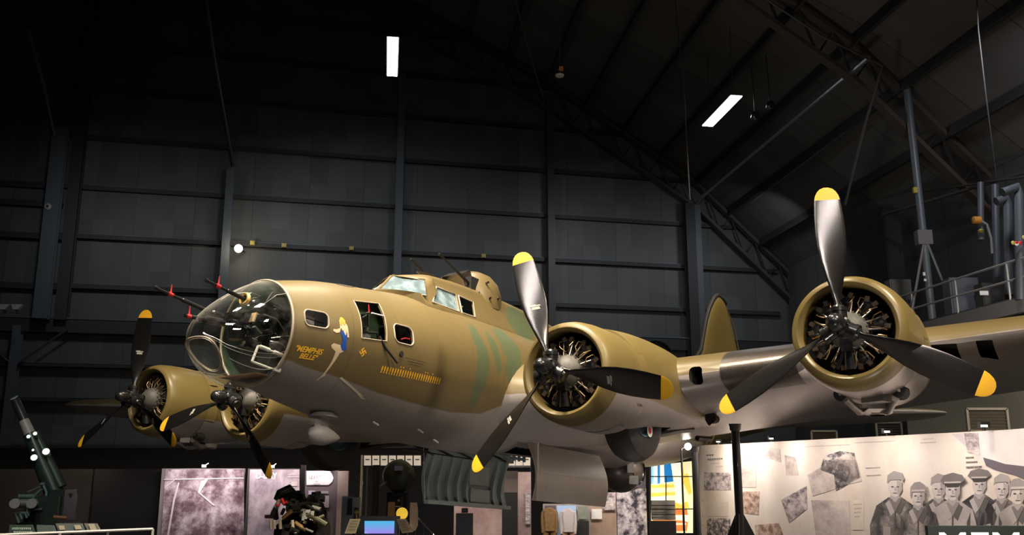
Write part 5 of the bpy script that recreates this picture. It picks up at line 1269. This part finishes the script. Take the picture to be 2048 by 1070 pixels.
for k in range(22):
    m = MB(); u = random.uniform(545, 640); v = random.uniform(1008, 1066); p = ep(u, v, random.uniform(16.2, 16.6)); r_ = random.uniform(.02, .05)
    m.tube([p, p+Vector((random.uniform(-.2, .2), random.uniform(-.1, .1), random.uniform(-.15, .15)))], r_, 10); m.build('engine_fitting', random.choice((OIL, OLV, OLV, castg, brass)), de)
m = MB(); m.tube([ep(560, 1000, 16.4), ep(552, 1015, 16.4), ep(545, 1028, 16.4)], .045, 10); m.build('white_pipe', mat('pipe_cream', (.40, .35, .28), .45), de)
m = MB(); m.tube([ep(556, 1008, 16.35), ep(556, 1012, 16.35)], .035, 10); m.tube([ep(563, 997, 16.35), ep(568, 1008, 16.35), ep(574, 1004, 16.35)], .03, 8); m.build('red_hose', redp, de)
m = MB(); m.tube([ep(530, 1033, 16.5), ep(552, 1034, 16.5)], .03, 8); m.build('exhaust_flange', mat('rust', (.10, .03, .02), .6), de)
for u in (541, 548, 585, 560):
    m = MB(); m.tube([ep(u, 1040, 16.3), ep(u+1, 1058, 16.3)], .028, 10); m.build('spark_plug', mat('plug_pale', (.60, .52, .42), .4, .4), de)
m = MB(); m.box(Vector((.2, 0, .75)), (1.3, .7, 1.5)); m.box(Vector((.2, 0, .05)), (1.8, 1.2, .1)); m.build('engine_stand', black, de, 0)

# --- kiosk with a screen
K0 = at(758, 1068, 14); K0.z = 0
t = empty('information_kiosk', K0); tag(t, 'black information kiosk with a bright blue screen', 'kiosk')
def kp(u, v, Y=14): return at(u, v, Y)-K0
m = MB(); m.box(kp(758, 1054)+Vector((0, .06, 0)), (.60, .08, .30), Matrix.Rotation(-.25, 3, 'X')); m.box(kp(758, 1068)+Vector((0, .2, -1.2)), (.3, .3, 2.2)); m.build('kiosk_body', black, t, 0)
def screen_mat():
    m, tt, b = nt('screen_image'); vec, o = objxyz(tt); n = noise(tt, vec, 3, 3); c = mixc(tt, smooth(tt, o[2], kp(0, 1068).z, kp(0, 1042).z), (.30, .22, .75), (.08, .42, .72)); c = mixc(tt, smooth(tt, n, .5, .62), c, (.25, .55, .85))
    b.inputs['Base Color'].default_value = (0, 0, 0, 1); tt.links.new(c, b.inputs['Emission Color']); b.inputs['Emission Strength'].default_value = 1.1; return m
quad('screen', [(729, 1042), (789, 1042), (788, 1067), (729, 1067)], 13.9, screen_mat(), t, .01, K0)
for px, lab, c in (([(700, 1038), (721, 1038), (711, 1067), (689, 1067)], 'tan printed sheet on a slanted holder left of the blue screen', (.46, .38, .22)), ([(793, 1038), (812, 1038), (827, 1064), (804, 1067)], 'brown printed sheet on a slanted holder right of the blue screen', (.16, .12, .08))):
    b = at((px[0][0]+px[2][0])/2, 1055, 13.8); h = empty('information_sheet', b); tag(h, lab, 'sheet')
    quad('sheet', px, 13.8, mat('sheet_'+lab[:3], c, .6, 0, .1, 9), h, .02, b)
    for k in range(4):
        f = (k+.6)/5; l = [(px[0][0]*(1-f)+px[3][0]*f+3, px[0][1]*(1-f)+px[3][1]*f), (px[1][0]*(1-f)+px[2][0]*f-3, px[1][1]*(1-f)+px[2][1]*f)]; quad('printed_line', [l[0], l[1], (l[1][0], l[1][1]+1), (l[0][0], l[0][1]+1)], 13.78, M_STN, h, .003, b)
    m = MB(); m.tube([(0, .15, 0), (0, .15, -b.z)], .03, 8); m.build('sheet_post', black, h)
# --- pale blue showcase and things around it
t, p = board(684, 993, 706, 20, mat('case_pale_blue', (.42, .50, .62), .4), 'pale blue tall showcase left of the kiosk', 'showcase')
onb(t, 'case_panel', [(696, 997), (704, 997), (704, 1030), (693, 1030)], 19.9, mat('case_navy', (.03, .05, .09), .4)); 
t, p = board(706, 995, 720, 20, mat('case_white_blue', (.62, .74, .78), .4), 'narrow white-blue lit panel beside the showcase', 'panel', v1=1015)
m = MB(); m.tube([(0, .05, 0), (0, .05, p.z-.05)], .03, 6); m.build('panel_post', black, t)
m = MB(); q_ = at(713, 1024, 19.6); m.lathe([(-.05*math.cos(PI*k/8), .05*math.sin(PI*k/8)) for k in range(9)], 14, 'z', tuple(q_)); m.tube([q_, (q_.x, q_.y, 0)], .015, 6); tag(m.build('gold_ball', mat('knob_gold', (.7, .6, .2), .3, .4)), 'small gold ball on a post in front of the showcase', 'ornament')
for (u, v0, u1, lab, mt, Y) in ((733, 934, 736, 'thin pale post right of the showcase', mat('post_cream', (.40, .33, .25), .5), 22), (746, 930, 759, 'thick olive brown post below the card row', mat('post_olive', (.055, .045, .025), .5), 22), (722, 910, 726, 'slim post carrying the left end of the card row', mat('post_cream', (.40, .33, .25)), 26)):
    board(u, v0, u1, Y, mt, lab, 'post', th=.1)
t = empty('card_row', at(782, 921, 26)); tag(t, 'black rail holding a row of cream cards under the bomber belly', 'sign'); b = Vector(t.location)
quad('card_rail', [(725, 909), (845, 909), (845, 934), (725, 934)], 26.02, black, t, .04, b)
m = MB()
for u in (724, 846): p = at(u, 934, 26)-b; m.tube([p+Vector((0, .1, .4)), (p.x, .1, -b.z)], .03, 6)
m.build('rail_post', black, t, 0)
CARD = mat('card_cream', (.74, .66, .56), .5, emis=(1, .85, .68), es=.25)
for k in range(7):
    u = 728+k*16.6; o = quad('card', [(u, 911), (u+14, 911), (u+14, 931), (u, 931)], 25.98, CARD, t, .01, b); quad('card_print', [(u+3, 918), (u+11, 918), (u+11, 920), (u+3, 920)], 25.95, M_STN, o, .003, b)
t = empty('card_row', at(1030, 922, 26)); tag(t, 'second row of cream cards right of the ribbed bomb bay door', 'sign'); b = Vector(t.location)
quad('card_rail', [(998, 910), (1062, 910), (1062, 935), (998, 935)], 26.02, black, t, .04, b)
m = MB(); p = at(1060, 934, 26)-b; m.tube([p+Vector((0, .1, .4)), (p.x, .1, -b.z)], .03, 6); m.build('rail_post', black, t, 0)
for k in range(4):
    u = 1001+k*15.5; o = quad('card', [(u, 912), (u+13, 912), (u+13, 931), (u, 931)], 25.98, CARD, t, .01, b); quad('card_print', [(u+3, 918), (u+10, 918), (u+10, 920), (u+3, 920)], 25.95, M_STN, o, .003, b)
# green round engine cowl exhibit, yellow globe, wooden propeller
P_ = at(797, 952, 24); t = empty('round_exhibit', (P_.x, P_.y, 0)); tag(t, 'dark olive rounded machine behind the card row', 'exhibit'); c = Vector((0, 0, P_.z))
m = MB(); m.lathe([(-.38, .14), (-.28, .35), (0, .42), (.3, .38), (.4, .2)], 28, 'y', tuple(c), cap=True); m.build('machine_body', mat('olive_dark', (.06, .065, .035), .4, .2, .3, 8), t)
m = MB(); m.box(c+Vector((.05, -.42, .20)), (.2, .06, .12)); m.build('machine_badge', mat('badge_lilac', (.35, .33, .50), .4), t, 0)
m = MB(); m.tube([c+Vector((-.42, -.3, -.25)), c+Vector((-.25, -.35, -.15))], .03, 8); m.tube([c+Vector((.3, -.35, .1)), c+Vector((.42, -.3, .2))], .02, 8); m.build('machine_lever', steel, t)
m = MB(); m.box(Vector((0, 0, (c.z-.4)/2)), (.5, .5, c.z-.4)); m.build('machine_stand', black, t, 0)
P_ = at(804, 1027, 19); t = empty('globe_lamp', (P_.x, P_.y, 0)); tag(t, 'glowing yellow globe above the right side of the kiosk', 'lamp')
m = MB(); m.lathe([(-.12*math.cos(PI*k/10), .12*math.sin(PI*k/10)) for k in range(11)], 20, 'z', (0, 0, P_.z)); m.build('globe', mat('globe_yellow', (.7, .45, .03), .3, emis=(1, .62, .06), es=.7), t)
m = MB(); m.box((0, 0, (P_.z-.11)/2), (.12, .12, P_.z-.11)); m.build('globe_post', black, t, 0)
t, p = board(776, 1004, 789, 19.4, mat('case_orange', (.34, .18, .07), .5, 0, .4, 8), 'narrow orange-brown lit case left of the yellow globe', 'showcase')
t, p = board(791, 995, 804, 19.8, mat('case_dark', (.04, .04, .05), .5), 'small dark box with a white tag behind the yellow globe', 'showcase'); onb(t, 'tag', [(795, 999), (800, 999), (800, 1003), (795, 1003)], 19.7, whitep); onb(t, 'shelf_edge', [(790, 1012), (802, 1012), (802, 1014), (790, 1014)], 19.7, whitep)
P_ = at(829, 1060, 18); t = empty('wooden_blade', (P_.x, P_.y, 0)); tag(t, 'upright pale wooden blade below the ribbed door', 'blade')
def bp(u, v): return at(u, v, 18)-Vector(t.location)
m = MB(); m.loft([[bp(u0, v)+Vector((0, -.04, 0)), bp(u1, v)+Vector((0, -.04, 0)), bp(u1, v)+Vector((0, .02, 0)), bp(u0, v)+Vector((0, .02, 0))] for u0, u1, v in ((821, 834, 1005), (820, 836, 1020), (820, 836, 1050), (827, 831, 1061))], cap=True); m.build('blade_board', mat('pale_wood', (.60, .42, .26), .5, 0, .15, 6), t, 20)
m = MB(); m.tube([bp(829, 1061), Vector((bp(829, 1061).x, 0, 0))], .03, 8); m.build('blade_stand', black, t)
t, p = board(836, 1008, 848, 18.6, mat('navy_drape', (.02, .022, .045), .7), 'navy drape beside the wooden blade', 'drape')
pipe('barrier_bar', [at(836, 1036, 17), at(866, 1068, 16.6), Vector((at(866, 1068, 16.6).x+.9, 16.2, 0))], .015, steel, 'slanted silver bar right of the wooden blade', 'bar')
# right of the ribbed door
PK = grunge('pink_print', [(.22, .12, .11), (.42, .30, .29), (.60, .48, .46)], .8, .6, (1, 1, 1), (.3, .7), 5)
board(908, 1011, 1004, 25, PK, 'wide pinkish grey printed panel below the ribbed door', 'photo panel')
t, p = board(912, 1027, 946, 21, mat('kiosk_black', (.012, .012, .012), .4), 'black box kiosk with a small camera-like top', 'kiosk'); m = MB(); m.box((0, .1, p.z+.06), (.14, .1, .10)); m.build('kiosk_top', STEELM, t, 0)
board(1006, 942, 1036, 26.6, mat('grey_pillar_print', (.20, .16, .14), .6), 'grey brown panel under the second row of cards', 'panel')
t, p = board(1036, 944, 1062, 25.4, PK, 'pink printed panel left of the smooth bomb bay door', 'photo panel'); onb(t, 'panel_text', [(1051, 985), (1060, 985), (1060, 1048), (1051, 1048)], 25.3, grunge('text_block', [(.25, .22, .25), (.6, .55, .55)], 8, .6, (1, 1, 3), (.4, .6)))
board(1004, 985, 1035, 24.5, mat('doorway_black', (.008, .008, .008), .9), 'black doorway-like panel under the cards', 'panel')
# pale blue aircraft frame section hanging behind
t = empty('frame_section', at(1030, 888, 27)); tag(t, 'pale blue-grey open aircraft frame section behind the near propeller', 'exhibit'); b = Vector(t.location)
TL = mat('teal_frame', (.36, .48, .52), .45)
m = MB(); a = at(985, 903, 27)-b; c = at(1060, 910, 27)-b; m.tube([a, c], .05, 6); a2 = at(1010, 876, 27)-b; c2 = at(1060, 873, 27)-b; m.tube([a2, c2], .05, 6); m.build('frame_rail', TL, t)
for u in (1004, 1012, 1020, 1029, 1036, 1043, 1050, 1057):
    m = MB(); p = at(u, 878, 27)-b; q = at(u, 906, 27)-b; m.box((p+q)/2, (.06, .1, abs(p.z-q.z))); m.build('frame_rib', TL, t, 0)
m = MB(); p = at(1022, 892, 27.2)-b; m.box(p, (.9, .05, .4)); m.build('frame_skin', mat('frame_back', (.10, .14, .15), .5), t, 0)
m = MB(); p = at(1000, 895, 27)-b; m.tube([p, (p.x, 0, -b.z)], .04, 6); m.build('frame_post', black, t)
m = MB(); m.lathe([(0, .36), (.03, .3), (.16, .06)], 20, 'z', tuple(at(1044, 872, 26)), cap=True); m.tube([at(1044, 866, 26), at(1044, 640, 26)], .01, 5); tag(m.build('lamp_shade', mat('shade_cream_green', (.40, .38, .18), .5)), 'pale yellow-green shade above the blue-grey frame', 'lamp')
# showcase with clothed dummies
t, p = board(1086, 1008, 1180, 24.6, mat('case_shell', (.30, .27, .25), .5), 'glass fronted showcase with uniforms under the smooth bomb bay door', 'showcase'); 
onb(t, 'case_back', [(1089, 1011), (1112, 1011), (1112, 1075), (1089, 1075)], 24.5, mat('case_inner', (.10, .08, .10), .6)); onb(t, 'case_back', [(1114, 1011), (1152, 1011), (1152, 1075), (1114, 1075)], 24.5, mat('case_blue', (.30, .42, .62), .5, 0, .2, 3, emis=(.3, .42, .65), es=.15))
def dummy(u, v, name, lab, top, legs, Y=24.2):
    P = at(u, v, Y); d = empty(name, P); tag(d, lab, 'uniform')
    m = MB(); m.loft([[(x*w+ox, y*.13, z) for x, y in ((1, 0), (.6, 1), (-.6, 1), (-1, 0), (-.6, -1), (.6, -1))] for w, z, ox in ((.06, .02, 0), (.20, -.06, 0), (.22, -.2, 0), (.17, -.45, 0), (.19, -.55, 0))], cap=True)
    for s_ in (-1, 1): m.tube([(s_*.16, 0, -.1), (s_*.175, -.02, -.35), (s_*.165, -.04, -.6)], [.06, .055, .045], 8)
    m.build('jacket', top, d)
    m = MB()
    for s_ in (-1, 1): m.tube([(s_*.09, 0, -.53), (s_*.11, 0, -.9), (s_*.12, 0, -1.25)], [.10, .08, .07], 10)
    m.build('trousers', legs, d)
    m = MB(); m.tube([(0, 0, -.5), (0, 0, -P.z)], .03, 8); m.build('stand', black, d)
dummy(1099, 1017, 'flying_suit', 'brown and gold flying suit standing in the left half of the showcase', mat('suit_brown', (.22, .13, .05), .6, 0, .5, 16), mat('suit_brown', (.22, .13, .05)))
dummy(1136, 1019, 'uniform_display', 'grey jacket over tan trousers against the blue showcase back', mat('jacket_white', (.55, .50, .50), .6), mat('trouser_tan', (.42, .24, .16), .6))
onb(t, 'framed_picture', [(1156, 1013), (1176, 1013), (1176, 1038), (1156, 1038)], 24.5, mat('picture_green', (.20, .21, .17), .5, 0, .4, 8)); onb(t, 'case_lower_panel', [(1154, 1042), (1178, 1042), (1178, 1075), (1154, 1075)], 24.5, darkin)
t, p = board(1178, 985, 1232, 25, grunge('tan_print', [(.30, .20, .14), (.50, .36, .28)], 1, .6, (1, 1, 1), (.3, .7), 3), 'tan printed panel right of the showcase', 'photo panel')
onb(t, 'white_sign', [(1183, 1018), (1204, 1018), (1204, 1038), (1183, 1038)], 24.9, whitep); onb(t, 'photo_strip', [(1206, 985), (1231, 985), (1231, 1020), (1206, 1020)], 24.9, GP)
BWP = grunge('bw_mural', [(.04, .03, .05), (.45, .40, .44), (.80, .75, .76)], 3.2, .6, (1, 1, 1), (.42, .58), 9)
t, p = board(1232, 940, 1291, 25.2, BWP, 'black and white speckled mural panel below the main wheel', 'photo panel'); onb(t, 'dark_sky', [(1275, 942), (1291, 942), (1291, 975), (1262, 975)], 25.1, mat('print_purple', (.10, .07, .11), .6))
for u, pw in ((1030, 6), (1130, 10), (1200, 8), (1262, 16)):
    p = at(u, 945, 23.6); area((p.x, 23.4, 3.1), (p.x, 25, 1.6), pw, .6, .15, (1, .9, .85), 150)
area((at(955, 960, 24).x, 23.6, 2.5), (at(955, 960, 24).x, 25, 1.2), 6, .6, .15, (1, .8, .78), 150)
# stained glass window
S0 = at(1343, 1065, 24.4); t = empty('stained_glass_window', (S0.x, S0.y, 0)); tag(t, 'lit stained glass window in yellow, white and blue with black bars', 'stained glass')
def sp(px, Y, mt, nm): return quad(nm, px, Y, mt, t, .02, Vector(t.location))
def gcol(n, c, e=1.0): return mat('stained_'+n, c, .3, 0, .35, 3, emis=c, es=e)
WHT = gcol('white', (.78, .80, .66)); YLW = gcol('yellow', (.85, .55, .08)); BLU = gcol('blue', (.01, .16, .42)); LBL = gcol('light_blue', (.30, .55, .68)); ORG = gcol('orange', (.75, .22, .05)); CRM = gcol('cream', (.85, .78, .45))
sp([(1300, 932), (1386, 922), (1386, 1066), (1300, 1066)], 24.44, CRM, 'glass_ground')
for px, mt in (([(1302, 931), (1308, 931), (1308, 968), (1302, 968)], LBL), ([(1308, 931), (1315, 930), (1316, 970), (1309, 970)], WHT), ([(1315, 930), (1320, 929), (1320, 966), (1313, 970)], BLU), ([(1320, 929), (1327, 929), (1325, 965), (1320, 966)], WHT), ([(1328, 928), (1342, 927), (1347, 963), (1329, 965)], BLU), ([(1343, 927), (1362, 925), (1362, 950), (1346, 952)], WHT), ([(1362, 925), (1366, 925), (1370, 960), (1364, 965)], YLW), ([(1366, 925), (1380, 923), (1382, 945), (1370, 948)], CRM),
    ([(1370, 948), (1376, 946), (1384, 985), (1378, 990), (1366, 965)], YLW), ([(1303, 970), (1347, 968), (1350, 975), (1303, 976)], YLW), ([(1303, 976), (1350, 975), (1350, 984), (1303, 986)], CRM), ([(1303, 986), (1350, 983), (1352, 990), (1303, 994)], YLW), ([(1303, 994), (1340, 992), (1335, 1004), (1303, 1004)], WHT), ([(1352, 955), (1364, 955), (1366, 1010), (1350, 1005)], WHT), ([(1350, 1005), (1376, 1004), (1378, 1016), (1350, 1018)], YLW), ([(1346, 1016), (1374, 1018), (1376, 1030), (1346, 1030)], ORG), ([(1306, 1040), (1336, 1034), (1376, 1044), (1374, 1062), (1340, 1062), (1330, 1048), (1306, 1048)], ORG), ([(1336, 1034), (1376, 1030), (1376, 1042), (1340, 1040)], WHT), ([(1345, 1046), (1372, 1046), (1372, 1050), (1345, 1050)], WHT)): sp(px, 24.40, mt, 'glass_piece')
for px in ([(1299, 925), (1302, 925), (1302, 1068), (1299, 1068)], [(1362, 922), (1364, 922), (1368, 1062), (1366, 1062)], [(1300, 952), (1386, 952), (1386, 954), (1300, 954)], [(1302, 1017), (1386, 1017), (1386, 1019), (1302, 1019)], [(1331, 952), (1333, 952), (1333, 1002), (1331, 1002)]): sp(px, 24.34, black, 'lead_bar')
m = MB(); m.box((0, .2, S0.z/2-.3), (1.2, .2, S0.z-.6)); m.build('window_plinth', black, t, 0)
t, p = board(1303, 1001, 1350, 22, mat('case_grey_lit', (.30, .28, .26), .4, 0, .3, 4), 'grey layered case standing in front of the stained glass', 'showcase', v1=1040); m = MB(); m.box((0, .1, (p.z-.5)/2), (.5, .3, p.z-.5)); m.build('case_plinth', black, t, 0)
for k in (1010, 1018, 1028): onb(t, 'shelf_edge', [(1303, k), (1350, k), (1350, k+2), (1303, k+2)], 21.9, darkin)
t, p = board(1300, 1042, 1352, 20.5, mat('counter_dark', (.05, .045, .04), .5), 'low dark counter in front of the stained glass', 'counter')
P_ = at(1389, 905, 20.6); stand((P_.x, P_.y, 0), 3.5, 'black tripod post at the left edge of the photo wall', .42)
P_ = at(1376, 893, 20); t = empty('glowing_spotlight', P_); tag(t, 'glowing round spotlight between the rear fuselage and the photo wall', 'spotlight')
m = MB(); m.lathe([(-.075*math.cos(PI*k/8), .075*math.sin(PI*k/8)) for k in range(9)], 16, 'y'); m.build('lamp_glass', mat('glow_white', (.9, .9, .85), .3, emis=(1, .92, .8), es=25), t)
m = MB(); m.tube([(0, .05, 0), (-.15, .0, -.05), (-.15, .0, -P_.z)], .02, 6); m.build('lamp_pole', black, t)
l = bpy.data.lights.new('spotlight_glow', 'POINT'); l.energy = 18; l.color = (1, .9, .78); l.shadow_soft_size = .08; o = bpy.data.objects.new('spotlight_glow', l); COL.objects.link(o); o.location = P_+Vector((-.05, -.15, .1))
